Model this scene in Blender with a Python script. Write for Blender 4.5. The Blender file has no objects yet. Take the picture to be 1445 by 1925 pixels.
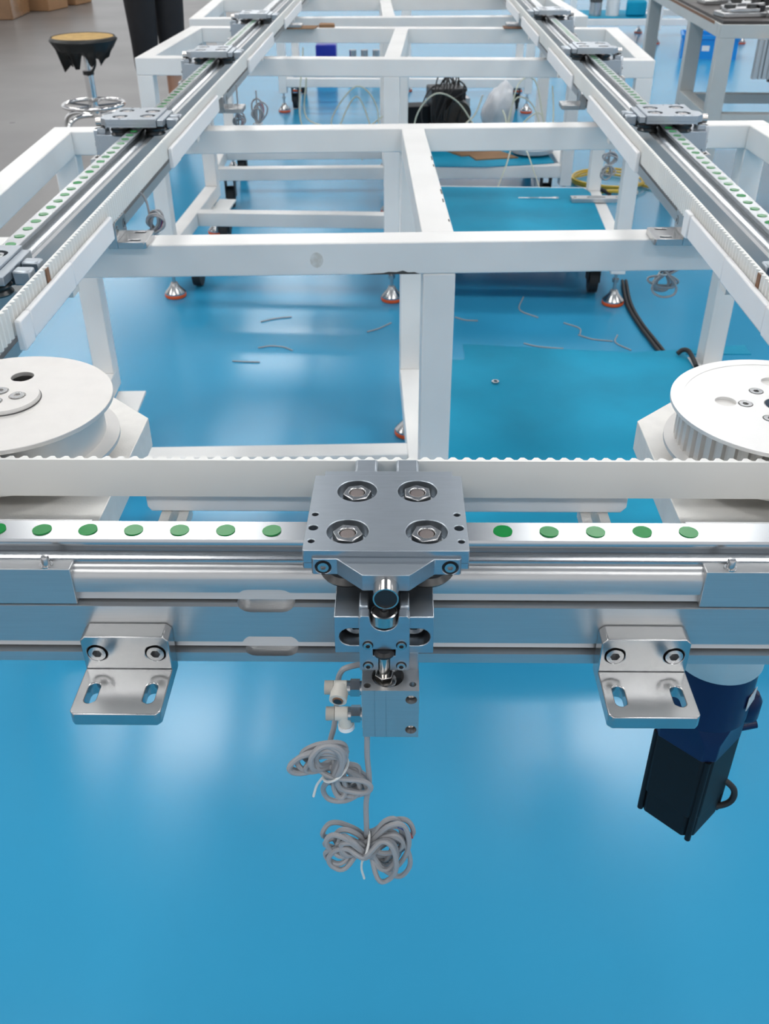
import bpy, bmesh, math, random
from mathutils import Vector, Matrix, Euler, noise

R = math.radians
PI = math.pi
scene = bpy.context.scene
COL = scene.collection
random.seed(7)

# ------------------------------------------------------------------ camera, world, lights, exposure
CAM_H = 1.23
cam_data = bpy.data.cameras.new('camera')
cam = bpy.data.objects.new('camera', cam_data)
COL.objects.link(cam)
rot = Matrix(((0.99980523, -0.00778462, 0.01813558),
              (0.01940687, 0.55484955, -0.83172432),
              (-0.00358785, 0.83191428, 0.55489256)))
cam.matrix_world = Matrix.Translation((0, 0, CAM_H)) @ rot.to_4x4()
cam_data.sensor_fit = 'HORIZONTAL'
cam_data.sensor_width = 36.0
cam_data.lens = 1778.57 / 1445 * 36.0
cam_data.clip_start = 0.02
cam_data.clip_end = 100
cam_data.dof.use_dof = True
cam_data.dof.focus_distance = 0.66
cam_data.dof.aperture_fstop = 30
scene.camera = cam

world = bpy.data.worlds.new('daylight_hall')
scene.world = world
world.use_nodes = True
bg = world.node_tree.nodes['Background']
bg.inputs[0].default_value = (0.97, 0.98, 1.0, 1)
bg.inputs[1].default_value = 0.66
LAMP_STRENGTH = 10.5
LAMP_ROWS_X = (-4.25, -1.45, 1.35, 4.15)
LAMP_ROWS_Y = (-1.7, 1.4, 4.45, 7.5, 10.7, 13.4)

vs = scene.view_settings
vs.view_transform = 'Standard'
vs.look = 'None'
vs.gamma = 1.0
vs.exposure = 0.46
vs.use_curve_mapping = False

# ------------------------------------------------------------------ materials
MATS = {}


def srgb(r, g, b):
    f = lambda c: ((c / 255 + 0.055) / 1.055) ** 2.4 if c / 255 > 0.04045 else c / 255 / 12.92
    return (f(r), f(g), f(b), 1)


def mat(name, col, rough=0.5, metal=0.0, var=0.0, scale=20.0, stretch=(1, 1, 1), bump=0.0, bscale=200.0,
        col2=None, rvar=0.0, coat=0.0, trans=0.0, spec=0.5, emit=None, estr=0.0, alpha=1.0, detail=3.0):
    if name in MATS:
        return MATS[name]
    m = bpy.data.materials.new(name)
    m.use_nodes = True
    nt = m.node_tree
    b = nt.nodes['Principled BSDF']
    b.inputs['Base Color'].default_value = col
    b.inputs['Roughness'].default_value = rough
    b.inputs['Metallic'].default_value = metal
    b.inputs['Specular IOR Level'].default_value = spec
    b.inputs['Coat Weight'].default_value = coat
    b.inputs['Coat Roughness'].default_value = 0.08
    b.inputs['Transmission Weight'].default_value = trans
    b.inputs['Alpha'].default_value = alpha
    if emit:
        b.inputs['Emission Color'].default_value = emit
        b.inputs['Emission Strength'].default_value = estr
    if var or rvar or bump or col2:
        tc = nt.nodes.new('ShaderNodeTexCoord')
        mp = nt.nodes.new('ShaderNodeMapping')
        mp.inputs['Scale'].default_value = stretch
        nt.links.new(tc.outputs['Object'], mp.inputs['Vector'])
        nz = nt.nodes.new('ShaderNodeTexNoise')
        nz.inputs['Scale'].default_value = scale
        nz.inputs['Detail'].default_value = detail
        nt.links.new(mp.outputs['Vector'], nz.inputs['Vector'])
        if var or col2:
            mx = nt.nodes.new('ShaderNodeMix')
            mx.data_type = 'RGBA'
            c2 = col2 if col2 else tuple(max(0, c * (1 - var)) for c in col[:3]) + (1,)
            mx.inputs[6].default_value = col
            mx.inputs[7].default_value = c2
            rp = nt.nodes.new('ShaderNodeMapRange')
            rp.inputs['From Min'].default_value = 0.4
            rp.inputs['From Max'].default_value = 0.75
            nt.links.new(nz.outputs['Fac'], rp.inputs['Value'])
            nt.links.new(rp.outputs['Result'], mx.inputs[0])
            nt.links.new(mx.outputs[2], b.inputs['Base Color'])
        if rvar:
            rr = nt.nodes.new('ShaderNodeMapRange')
            rr.inputs['To Min'].default_value = max(0.02, rough - rvar)
            rr.inputs['To Max'].default_value = min(1, rough + rvar)
            nt.links.new(nz.outputs['Fac'], rr.inputs['Value'])
            nt.links.new(rr.outputs['Result'], b.inputs['Roughness'])
        if bump:
            n2 = nt.nodes.new('ShaderNodeTexNoise')
            n2.inputs['Scale'].default_value = bscale
            n2.inputs['Detail'].default_value = 2
            nt.links.new(mp.outputs['Vector'], n2.inputs['Vector'])
            bp = nt.nodes.new('ShaderNodeBump')
            bp.inputs['Strength'].default_value = bump
            bp.inputs['Distance'].default_value = 0.002
            nt.links.new(n2.outputs['Fac'], bp.inputs['Height'])
            nt.links.new(bp.outputs['Normal'], b.inputs['Normal'])
    MATS[name] = m
    return m


M_FLOOR = mat('blue_epoxy_floor', (0.034, 0.300, 0.520, 1), 0.20, var=0.06, scale=1.3, rvar=0.05, bump=0.05, bscale=45, spec=0.42)
M_AISLE = mat('grey_painted_floor', (0.15, 0.147, 0.145, 1), 0.30, var=0.15, scale=1.5, rvar=0.06, bump=0.05, bscale=40)
M_CEIL = mat('grey_ceiling', (0.10, 0.12, 0.15, 1), 0.9, var=0.04, scale=2)
M_WHITE = mat('white_painted_steel', (0.82, 0.815, 0.80, 1), 0.38, var=0.10, scale=5, rvar=0.08)
M_BELT = mat('white_polyurethane_belt', (0.78, 0.78, 0.755, 1), 0.5, var=0.05, scale=8)
M_UHMW = mat('white_plastic_guide', (0.84, 0.84, 0.85, 1), 0.42, var=0.03, scale=15)
M_ALU = mat('anodised_aluminium', (0.52, 0.525, 0.53, 1), 0.36, 0.88, var=0.05, scale=30, stretch=(1, 30, 30))
M_ALU_Y = mat('anodised_aluminium_lengthwise', (0.70, 0.72, 0.74, 1), 0.30, 1.0, var=0.06, scale=30, stretch=(30, 1, 30), bump=0.03, bscale=300)
M_PLATE = mat('brushed_aluminium_plate', (0.43, 0.475, 0.52, 1), 0.33, 0.95, var=0.05, scale=60, stretch=(1, 6, 6), rvar=0.03)
M_RAIL = mat('ground_steel_rail', (0.52, 0.54, 0.56, 1), 0.25, 1.0, var=0.05, scale=12, stretch=(1, 2, 2), rvar=0.015)
M_RAIL_Y = mat('ground_steel_rail_lengthwise', (0.66, 0.68, 0.70, 1), 0.20, 1.0, var=0.08, scale=30, stretch=(10, 1, 10), rvar=0.05)
M_NICKEL = mat('nickel_plated_steel', (0.50, 0.505, 0.51, 1), 0.25, 1.0, var=0.08, scale=18, rvar=0.02)
M_STEEL = mat('bright_steel', (0.52, 0.50, 0.48, 1), 0.20, 1.0)
M_STUD = mat('copper_tinted_stud', (0.45, 0.38, 0.35, 1), 0.3, 1.0)
M_CHROME = mat('chrome', (0.8, 0.8, 0.8, 1), 0.08, 1.0)
M_SATIN = mat('bead_blasted_aluminium', (0.70, 0.685, 0.665, 1), 0.52, 0.75, var=0.04, scale=60, bump=0.02, bscale=900)
M_SATIN2 = mat('bright_anodised_pulley', (0.77, 0.765, 0.755, 1), 0.46, 0.6, var=0.02, scale=60)
M_SAND = mat('sandblasted_plate', (0.80, 0.785, 0.755, 1), 0.6, 0.6, var=0.06, scale=80, bump=0.12, bscale=700)
M_DARK = mat('dark_anodised_metal', (0.10, 0.10, 0.10, 1), 0.35, 0.9, var=0.2, scale=40)
M_BLACK = mat('black_plastic', (0.012, 0.012, 0.014, 1), 0.4)
M_RUBBER = mat('black_rubber', (0.016, 0.016, 0.017, 1), 0.6)
M_GREEN = mat('green_plug_plastic', (0.003, 0.215, 0.040, 1), 0.24, spec=0.32)
M_GREYCAB = mat('grey_cable_sheath', (0.33, 0.335, 0.35, 1), 0.45)
M_TIE = mat('white_cable_tie', (0.72, 0.72, 0.70, 1), 0.4)
M_RED = mat('red_wire', (0.5, 0.06, 0.03, 1), 0.4)
M_BLUEW = mat('blue_wire', (0.03, 0.07, 0.35, 1), 0.4)
M_NAVY = mat('navy_motor_paint', (0.004, 0.014, 0.065, 1), 0.35, var=0.1, scale=30, spec=0.3)
M_MOTORBLK = mat('black_motor_paint', (0.005, 0.007, 0.010, 1), 0.5, spec=0.22)
M_LABEL = mat('printed_label', (0.62, 0.63, 0.62, 1), 0.35, col2=(0.35, 0.36, 0.37, 1), scale=160)
M_FITTING = mat('pale_grey_fitting_plastic', (0.60, 0.58, 0.53, 1), 0.42)
M_KNOB = mat('beige_grey_knob_plastic', (0.40, 0.38, 0.34, 1), 0.42)
M_ORANGE = mat('orange_rubber_pad', (0.75, 0.10, 0.015, 1), 0.5)
M_MAT = mat('cyan_blue_mat', (0.002, 0.290, 0.475, 1), 0.65, spec=0.22, var=0.14, scale=6, bump=0.15, bscale=60)
M_CARD = mat('brown_cardboard', (0.30, 0.165, 0.08, 1), 0.8, var=0.15, scale=14)
M_CARDW = mat('film_wrapped_cardboard', (0.27, 0.15, 0.075, 1), 0.25, var=0.2, scale=6, coat=0.6)
M_PAPER = mat('white_paper_label', (0.75, 0.75, 0.76, 1), 0.6)
M_FOAM = mat('yellow_seat_foam', (0.55, 0.36, 0.13, 1), 0.85, var=0.25, scale=25)
M_VINYL = mat('black_torn_vinyl', (0.012, 0.014, 0.014, 1), 0.45)
M_TROUSER = mat('dark_trouser_cloth', (0.010, 0.010, 0.013, 1), 0.85, var=0.2, scale=20)
M_SKIN = mat('skin', (0.50, 0.27, 0.18, 1), 0.5)
M_SHOE = mat('dark_shoe', (0.02, 0.016, 0.014, 1), 0.5)
M_SHIRT = mat('grey_work_shirt', (0.10, 0.11, 0.13, 1), 0.85)
M_HAIR = mat('dark_hair', (0.01, 0.009, 0.008, 1), 0.5)
M_TUBE = mat('pale_clear_tube', (0.62, 0.64, 0.52, 1), 0.25, spec=0.6)
M_YELLOW = mat('yellow_hose', (0.65, 0.44, 0.04, 1), 0.4)
M_BAG = mat('white_plastic_bag', (0.66, 0.68, 0.72, 1), 0.35, var=0.12, scale=20, bump=0.4, bscale=25)
M_BLUEBOX = mat('bright_blue_plastic', (0.003, 0.25, 0.68, 1), 0.4)
M_DKBLUE = mat('deep_blue_plastic', (0.004, 0.02, 0.33, 1), 0.35)
M_BENCHTOP = mat('dark_bench_surface', (0.05, 0.04, 0.036, 1), 0.5, var=0.5, scale=12)
M_BENCH = mat('grey_green_painted_steel', (0.50, 0.52, 0.51, 1), 0.4, var=0.1, scale=6)
M_RUST = mat('brown_rust_mark', (0.22, 0.11, 0.06, 1), 0.7)
M_CHIP = mat('bare_dark_steel', (0.05, 0.045, 0.04, 1), 0.6)
M_LAMP = mat('lamp_diffuser', (0.9, 0.9, 0.9, 1), 0.5, emit=(1.0, 0.975, 0.94, 1), estr=LAMP_STRENGTH)

# ------------------------------------------------------------------ mesh helpers: every helper returns (verts, faces)


def join(*parts):
    V, F = [], []
    for v, f in parts:
        o = len(V)
        V += [tuple(p) for p in v]
        F += [tuple(i + o for i in q) for q in f]
    return V, F


def xf(g, m):
    return [tuple(m @ Vector(p)) for p in g[0]], g[1]


def shift(g, d):
    return [(p[0] + d[0], p[1] + d[1], p[2] + d[2]) for p in g[0]], g[1]


def box(x0, x1, y0, y1, z0, z1):
    v = [(x0, y0, z0), (x1, y0, z0), (x1, y1, z0), (x0, y1, z0), (x0, y0, z1), (x1, y0, z1), (x1, y1, z1), (x0, y1, z1)]
    f = [(0, 3, 2, 1), (4, 5, 6, 7), (0, 1, 5, 4), (1, 2, 6, 5), (2, 3, 7, 6), (3, 0, 4, 7)]
    return v, f


def frame_of(d):
    d = Vector(d).normalized()
    a = Vector((0, 0, 1)) if abs(d.z) < 0.9 else Vector((1, 0, 0))
    u = d.cross(a).normalized()
    return d, u, d.cross(u).normalized()


def cyl(p0, p1, r0, n=20, r1=None, cap=True):
    r1 = r0 if r1 is None else r1
    p0, p1 = Vector(p0), Vector(p1)
    d, u, w = frame_of(p1 - p0)
    V = []
    for p, r in ((p0, r0), (p1, r1)):
        for i in range(n):
            a = 2 * PI * i / n
            V.append(tuple(p + u * (r * math.cos(a)) + w * (r * math.sin(a))))
    F = [(i, (i + 1) % n, n + (i + 1) % n, n + i) for i in range(n)]
    if cap:
        F += [tuple(range(n - 1, -1, -1)), tuple(range(n, 2 * n))]
    return V, F


def lathe(prof, c=(0, 0, 0), n=32, cap=True):
    """prof: list of (radius, z)"""
    V, F = [], []
    for r, z in prof:
        for i in range(n):
            a = 2 * PI * i / n
            V.append((c[0] + r * math.cos(a), c[1] + r * math.sin(a), c[2] + z))
    for k in range(len(prof) - 1):
        for i in range(n):
            j = (i + 1) % n
            F.append((k * n + i, k * n + j, (k + 1) * n + j, (k + 1) * n + i))
    if cap:
        if prof[0][0] > 1e-6:
            F.append(tuple(range(n - 1, -1, -1)))
        if prof[-1][0] > 1e-6:
            k = (len(prof) - 1) * n
            F.append(tuple(range(k, k + n)))
    return V, F


def circ(cx, cy, r, n=24, a0=0.0):
    return [(cx + r * math.cos(a0 + 2 * PI * i / n), cy + r * math.sin(a0 + 2 * PI * i / n)) for i in range(n)]


def hexa(cx, cy, r, a0=0.0):
    return circ(cx, cy, r, 6, a0)


def stadium(cx, cy, lx, ly, n=8):
    """slot with full round ends; lx, ly full sizes"""
    pts = []
    if ly >= lx:
        r = lx / 2
        h = ly / 2 - r
        for i in range(n + 1):
            a = PI * i / n
            pts.append((cx + r * math.cos(a), cy + h + r * math.sin(a)))
        for i in range(n + 1):
            a = PI + PI * i / n
            pts.append((cx + r * math.cos(a), cy - h + r * math.sin(a)))
    else:
        return [(cx + (y - cy), cy + (x - cx)) for x, y in stadium(cx, cy, ly, lx, n)]
    return pts


def plate(outer, holes, z0, z1):
    """extruded polygon with through holes"""
    bm = bmesh.new()
    loops = []
    E = []
    for lp in [outer] + list(holes):
        vs_ = [bm.verts.new((x, y, z1)) for x, y in lp]
        es = [bm.edges.new((vs_[i], vs_[(i + 1) % len(vs_)])) for i in range(len(vs_))]
        loops.append(vs_)
        E += es
    bmesh.ops.triangle_fill(bm, use_beauty=True, use_dissolve=False, edges=E)
    bm.verts.index_update()
    bm.normal_update()
    V = [tuple(v.co) for v in bm.verts]
    n = len(V)
    top = []
    for f in bm.faces:
        idx = [v.index for v in f.verts]
        if f.normal.z < 0:
            idx.reverse()
        top.append(tuple(idx))
    V2 = V + [(x, y, z0) for x, y, z in V]
    F = list(top) + [tuple(i + n for i in reversed(q)) for q in top]
    for lp in loops:
        ids = [v.index for v in lp]
        area = sum(lp[i].co.x * lp[(i + 1) % len(lp)].co.y - lp[(i + 1) % len(lp)].co.x * lp[i].co.y for i in range(len(lp)))
        outerloop = lp is loops[0]
        ccw = area > 0
        for i in range(len(ids)):
            a, b = ids[i], ids[(i + 1) % len(ids)]
            q = (a, a + n, b + n, b)
            if ccw != outerloop:
                q = q[::-1]
            F.append(q)
    bm.free()
    return V2, F


def prism_x(poly_yz, x0, x1):
    """polygon in (y,z) extruded along x"""
    g = plate(poly_yz, [], x0, x1)
    return [(z, x, y) for x, y, z in g[0]], g[1]


def prism_y(poly_xz, y0, y1):
    g = plate(poly_xz, [], -y1, -y0)
    return [(x, -z, y) for x, y, z in g[0]], g[1]


def front_plate(outer_xz, holes, y0, y1):
    """polygon with holes in (x,z), thickness along y from y0 (camera side) to y1"""
    g = plate(outer_xz, holes, -y1, -y0)
    return [(x, -z, y) for x, y, z in g[0]], g[1]


def catmull(pts, k=6, closed=False):
    P = [Vector(p) for p in pts]
    n = len(P)
    out = []
    rng = range(n) if closed else range(n - 1)
    for i in rng:
        p0 = P[(i - 1) % n] if closed or i > 0 else P[0] * 2 - P[1]
        p1 = P[i]
        p2 = P[(i + 1) % n]
        p3 = P[(i + 2) % n] if closed or i + 2 < n else P[-1] * 2 - P[-2]
        for j in range(k):
            t = j / k
            out.append(0.5 * ((2 * p1) + (-p0 + p2) * t + (2 * p0 - 5 * p1 + 4 * p2 - p3) * t * t + (-p0 + 3 * p1 - 3 * p2 + p3) * t ** 3))
    if not closed:
        out.append(P[-1].copy())
    return out


def tube(pts, r, n=8, closed=False, k=6, smooth=True):
    path = catmull(pts, k, closed) if smooth else [Vector(p) for p in pts]
    m = len(path)
    V, F = [], []
    u = None
    for i, p in enumerate(path):
        a = path[(i - 1) % m] if closed or i > 0 else p
        b = path[(i + 1) % m] if closed or i < m - 1 else p
        d = (b - a)
        d = d.normalized() if d.length > 1e-9 else Vector((0, 0, 1))
        if u is None:
            _, u, _ = frame_of(d)
        u = (u - d * u.dot(d))
        u = u.normalized() if u.length > 1e-6 else frame_of(d)[1]
        w = d.cross(u)
        for j in range(n):
            t = 2 * PI * j / n
            V.append(tuple(p + u * (r * math.cos(t)) + w * (r * math.sin(t))))
    for i in range(m if closed else m - 1):
        i2 = (i + 1) % m
        for j in range(n):
            j2 = (j + 1) % n
            F.append((i * n + j, i * n + j2, i2 * n + j2, i2 * n + j))
    if not closed:
        F.append(tuple(range(n - 1, -1, -1)))
        F.append(tuple(range((m - 1) * n, m * n)))
    return V, F


def mesh_of(name, g, smooth=40):
    me = bpy.data.meshes.new(name)
    me.from_pydata(g[0], [], g[1])
    me.validate()
    bm = bmesh.new()
    bm.from_mesh(me)
    bmesh.ops.recalc_face_normals(bm, faces=bm.faces)
    bm.to_mesh(me)
    bm.free()
    if smooth:
        for p in me.polygons:
            p.use_smooth = True
        me.set_sharp_from_angle(angle=R(smooth))
    return me


def obj(name, g, m, parent=None, bevel=0.0, smooth=40, me=None):
    if me is None:
        me = mesh_of(name, g, smooth)
        me.materials.append(m)
    o = bpy.data.objects.new(name, me)
    COL.objects.link(o)
    if parent is not None:
        o.parent = parent
    if bevel:
        b = o.modifiers.new('edge', 'BEVEL')
        b.width = bevel
        b.segments = 2
        b.limit_method = 'ANGLE'
        b.angle_limit = R(40)
        b.harden_normals = False
    return o


def tag(o, label, cat, group=None, kind=None):
    o['label'] = label
    o['category'] = cat
    if group:
        o['group'] = group
    if kind:
        o['kind'] = kind
    return o


def thing(name, label, cat, loc=(0, 0, 0), rotz=0.0, group=None):
    o = bpy.data.objects.new(name, None)
    COL.objects.link(o)
    o.empty_display_size = 0.05
    o.location = loc
    o.rotation_euler = (0, 0, rotz)
    return tag(o, label, cat, group)


def struct(name, g, m, label=None):
    o = obj(name, g, m)
    o['kind'] = 'structure'
    if label:
        o['label'] = label
    return o


def kids(o):
    return [c for c in COL.objects if c.parent is o]


def dup(root, loc, rotz, label, group=None):
    r = root.copy()
    COL.objects.link(r)
    r.location = loc
    r.rotation_euler = (0, 0, rotz)
    r['label'] = label
    if group:
        r['group'] = group
    for ch in kids(root):
        c = ch.copy()
        COL.objects.link(c)
        c.parent = r
        for gch in kids(ch):
            d = gch.copy()
            COL.objects.link(d)
            d.parent = c
    return r


def booldiff(o, cutters):
    """cut closed meshes out of o (applied, the cutters are removed)"""
    tmp = []
    for g in cutters:
        c = obj('cutter', g, None) if False else bpy.data.objects.new('cutter', mesh_of('cutter', g, 0))
        COL.objects.link(c)
        mod = o.modifiers.new('cut', 'BOOLEAN')
        mod.operation = 'DIFFERENCE'
        mod.solver = 'EXACT'
        mod.object = c
        c.parent = None
        tmp.append(c)
    par = o.parent
    o.parent = None
    dg = bpy.context.evaluated_depsgraph_get()
    dg.update()
    me = bpy.data.meshes.new_from_object(o.evaluated_get(dg))
    old = o.data
    o.modifiers.clear()
    o.data = me
    o.parent = par
    bpy.data.meshes.remove(old)
    for p in me.polygons:
        p.use_smooth = True
    me.set_sharp_from_angle(angle=R(35))
    for c in tmp:
        cm = c.data
        bpy.data.objects.remove(c)
        bpy.data.meshes.remove(cm)
    return o


def add_bevel(o, w):
    b = o.modifiers.new('edge', 'BEVEL')
    b.width = w
    b.segments = 2
    b.limit_method = 'ANGLE'
    b.angle_limit = R(45)


def socket_screw(r=0.005, h=0.005, hexr=None):
    """cap screw standing on z=0, axis +z, with a real hexagon socket"""
    hexr = (hexr or r * 0.52) * 1.12
    ring = plate(circ(0, 0, r, 24), [hexa(0, 0, hexr)], h * 0.15, h)
    base = lathe([(r, 0), (r, h * 0.15)], n=24)
    return join(ring, base)


TO_FRONT = Matrix.Rotation(R(90), 4, 'X')   # +z -> -y

# ------------------------------------------------------------------ large structure: floor, aisle, ceiling
struct('floor', box(-1.36, 9.0, -5.0, 15.5, -0.06, 0.0), M_FLOOR, 'glossy blue epoxy floor under the conveyor')
struct('floor_aisle', box(-9.0, -1.36, -5.0, 15.5, -0.06, 0.0), M_AISLE, 'grey painted aisle floor beside the blue floor')
struct('ceiling', box(-9.0, 9.0, -5.0, 15.5, 3.95, 4.05), M_CEIL, 'plain grey ceiling above the hall')

lamp0 = None
for ly_ in LAMP_ROWS_Y:
    for lx_ in LAMP_ROWS_X:
        if lamp0 is None:
            lamp0 = thing('ceiling_light', 'flat white ceiling light panel hung over the hall', 'light', (lx_, ly_, 3.5), 0, 'ceiling light panels')
            obj('diffuser', box(-0.58, 0.58, -0.30, 0.30, 0.0, 0.008), M_LAMP, lamp0)
            for q in ((-0.61, -0.58, -0.33, 0.33), (0.58, 0.61, -0.33, 0.33), (-0.58, 0.58, -0.33, -0.30), (-0.58, 0.58, 0.30, 0.33)):
                obj('frame', box(q[0], q[1], q[2], q[3], -0.004, 0.05), M_WHITE, lamp0)
            for sx in (-0.4, 0.4):
                obj('hanger_rod', cyl((sx, 0, 0.01), (sx, 0, 0.45), 0.006, 8), M_STEEL, lamp0)
        else:
            dup(lamp0, (lx_, ly_, 3.5), 0, 'flat white ceiling light panel hung over the hall', 'ceiling light panels')

# ------------------------------------------------------------------ conveyor loop: geometry shared by beams, rails and belt
X0 = -0.0046            # middle of the loop
HB = 0.3867             # half width to the outer belt face
YF = 0.5845             # outer belt face along the front
RC = 0.082              # outer belt radius on the pulleys
PCX = HB - RC           # pulley centre offset
PCY = YF + RC
YEND = 5.3
FROT = R(0.4)           # the front beam is a hair out of square
RAIL_T = 0.874
RAIL_OFF = 0.0735       # rail centre line outside the belt face
FY = YF - RAIL_OFF      # rail centre line, front
SXL = X0 - HB - RAIL_OFF
SXR = X0 + HB + RAIL_OFF


def front_at(x, z=0.0):
    """place on the front rail line, x along it"""
    return (x - 0.0, FY + math.tan(FROT) * (x - X0), z)


BEAM_PROF = [(0.028, 0.782), (0.028, 0.797), (0.022, 0.797), (0.022, 0.805), (0.028, 0.805), (0.028, 0.8606), (-0.018, 0.8606), (-0.0215, 0.8597), (-0.0243, 0.8572), (-0.026, 0.853),
             (-0.026, 0.8425), (-0.0205, 0.8425), (-0.0228, 0.8345), (-0.0150, 0.8345), (-0.0150, 0.8322), (-0.0232, 0.8322), (-0.026, 0.8305),
             (-0.026, 0.8000), (-0.0205, 0.8000), (-0.0228, 0.7935), (-0.0150, 0.7935), (-0.0150, 0.7915), (-0.0232, 0.7915), (-0.026, 0.7900), (-0.026, 0.782)]
# (y,z) of the V rail
RAIL_PROF = [(-0.0095, 0.8606), (-0.0095, 0.8640), (-0.0062, 0.8655), (-0.0062, 0.8668), (-0.0112, 0.8702), (-0.0112, 0.8725), (-0.0104, 0.874),
             (0.0104, 0.874), (0.0112, 0.8725), (0.0112, 0.8702), (0.0062, 0.8668), (0.0062, 0.8655), (0.0095, 0.8640), (0.0095, 0.8606)]
LEDGE_PROF = [(-0.0185, 0.8606), (-0.0185, 0.8632), (-0.0175, 0.8640), (-0.0098, 0.8640), (-0.0098, 0.8606)]


def straight(prof, x0, x1, z0):
    return shift(prism_x(prof, x0, x1), (0, 0, -z0))


# --- front beam
BZ = 0.782
fb = thing('aluminium_beam', 'silver grooved aluminium beam across the front under the near carriage', 'beam', front_at(X0, BZ), FROT, 'conveyor beams')
LX = PCX + 0.02
prof_o = obj('profile', straight(BEAM_PROF, -LX, LX, BZ), M_ALU, fb)


def clip_z(pts, lo, hi):
    for lim, sgn in ((lo, 1), (hi, -1)):
        out = []
        for i_ in range(len(pts)):
            a_, b_ = pts[i_ - 1], pts[i_]
            ia, ib_ = sgn * (a_[1] - lim) >= 0, sgn * (b_[1] - lim) >= 0
            if ia != ib_:
                t_ = (lim - a_[1]) / (b_[1] - a_[1])
                out.append((a_[0] + t_ * (b_[0] - a_[0]), lim))
            if ib_:
                out.append(b_)
        pts = out
    return pts


cut = []
for (xa, xb, zc, zh, zt, zl) in ((-0.1048, -0.0652, 0.8355, 0.0190, 0.8424, 0.8344), (-0.1036, -0.0642, 0.7965, 0.0185, 0.7999, 0.7934)):
    pts = stadium((xa + xb) / 2, zc - BZ, xb - xa, zh)
    cut.append(front_plate(clip_z(pts, zt - BZ, 1.0), [], -0.030, -0.0206))
    cut.append(front_plate(clip_z(pts, -1.0, zl - BZ), [], -0.030, -0.0190))
booldiff(prof_o, cut)
# corner pieces that carry the curved rail: part of the beam's end
for s in (-1, 1):
    xe = 0.2089 if s < 0 else 0.1993
    pts = [(s * xe, -0.0275), (s * xe, 0.03)]
    pcx = s * PCX
    for i in range(0, 9):
        a = -PI / 2 + s * 0 + (i / 8) * (PI / 2)
        rr = RC + RAIL_OFF - 0.030
        pts.append((pcx + s * rr * math.cos(a), (PCY - FY) + rr * math.sin(a)))
    for i in range(8, -1, -1):
        a = -PI / 2 + (i / 8) * (PI / 2)
        rr = RC + RAIL_OFF + 0.0275
        pts.append((pcx + s * rr * math.cos(a), (PCY - FY) + rr * math.sin(a)))
    if s > 0:
        pts = pts[::-1]
    obj('corner_block', shift(plate(pts, [], 0.8335, 0.8622), (0, 0, -BZ)), M_ALU, fb, bevel=0.0006)
    pin = join(lathe([(0.0028, 0), (0.0028, 0.006), (0.0022, 0.0072), (0.0, 0.0075)], n=16), lathe([(0.0042, 0), (0.0042, 0.0008)], n=16))
    pxl = -0.2252 if s < 0 else 0.2155
    obj('dowel_pin', shift(pin, (pxl, -0.0232, 0.8622 - BZ)), M_NICKEL, fb)


def corner_arc(prof, s, z0, n=14):
    V, F = [], []
    for i in range(n + 1):
        a = -PI / 2 + (i / n) * (PI / 2)
        for (y, z) in prof:
            rr = RC + RAIL_OFF - y
            V.append((s * (PCX + rr * math.cos(a)), (PCY - FY) + rr * math.sin(a), z - z0))
    m = len(prof)
    for i in range(n):
        for j in range(m):
            F.append((i * m + j, i * m + (j + 1) % m, (i + 1) * m + (j + 1) % m, (i + 1) * m + j))
    F.append(tuple(range(m)))
    F.append(tuple(range(n * m, n * m + m)))
    return V, F


fr = thing('guide_rail', 'flat steel guide rail with green hole plugs along the front', 'rail', front_at(X0, 0.8606), FROT, 'conveyor guide rails')
obj('rail_bar', straight(RAIL_PROF, -PCX, PCX, 0.8606), M_RAIL, fr)
obj('rail_ledge', straight(LEDGE_PROF, -PCX, PCX, 0.8606), M_RAIL, fr)
for s in (-1, 1):
    obj('curved_rail', corner_arc(RAIL_PROF, s, 0.8606), M_RAIL, fr)
plug_me = mesh_of('plug', lathe([(0.0063, -0.002), (0.0063, 0.0002)], n=28))
plug_me.materials.append(M_GREEN)
DP = 0.0304
for i in range(-10, 10):
    x = -0.0809 + DP * (i + 0.0)
    if abs(x) > PCX - 0.01 or -0.055 < x < 0.053:
        continue
    o = obj('plug', None, None, fr, me=plug_me)
    o.location = (x, 0.0, RAIL_T - 0.8606 + 0.0003)
    o.rotation_euler = (random.uniform(-0.06, 0.06), random.uniform(-0.06, 0.06), random.random() * 6)

# --- side beams and rails
side_labels = {-1: 'left', 1: 'right'}
for s in (-1, 1):
    nm = side_labels[s]
    rz = -PI / 2 if s < 0 else PI / 2      # local +y points inward
    xs = SXL if s < 0 else SXR
    L = YEND - PCY
    b = thing('aluminium_beam', 'long silver aluminium beam running away on the %s side, below the belt' % nm, 'beam', (xs, PCY, BZ), rz, 'conveyor beams')
    lo, hi = (-L, 0) if s < 0 else (0, L)
    obj('profile', straight(BEAM_PROF, lo, hi, BZ), M_ALU, b)
    rl = thing('guide_rail', 'flat steel guide rail with green plugs along the %s side beam' % nm, 'rail', (xs, PCY, 0.8606), rz, 'conveyor guide rails')
    obj('rail_bar', straight(RAIL_PROF, lo, hi, 0.8606), M_RAIL, rl)
    for k, (ya, yb) in enumerate(((0.0098, 0.0225),)):
        prof = [(ya, 0.8606), (ya, 0.8640), (yb - 0.001, 0.8640), (yb, 0.8632), (yb, 0.8606)]
        obj('rail_ledge', straight(prof, lo, hi, 0.8606), M_RAIL, rl)
    n = int((L - 0.3) / DP)
    for i in range(n):
        yy = 0.28 + i * DP
        if yy > 2.6:
            break
        o = obj('plug', None, None, rl, me=plug_me)
        o.location = ((-yy if s < 0 else yy), 0.0, RAIL_T - 0.8606 + 0.0003)
        o.rotation_euler = (random.uniform(-0.05, 0.05), random.uniform(-0.05, 0.05), random.random() * 6)

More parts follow.
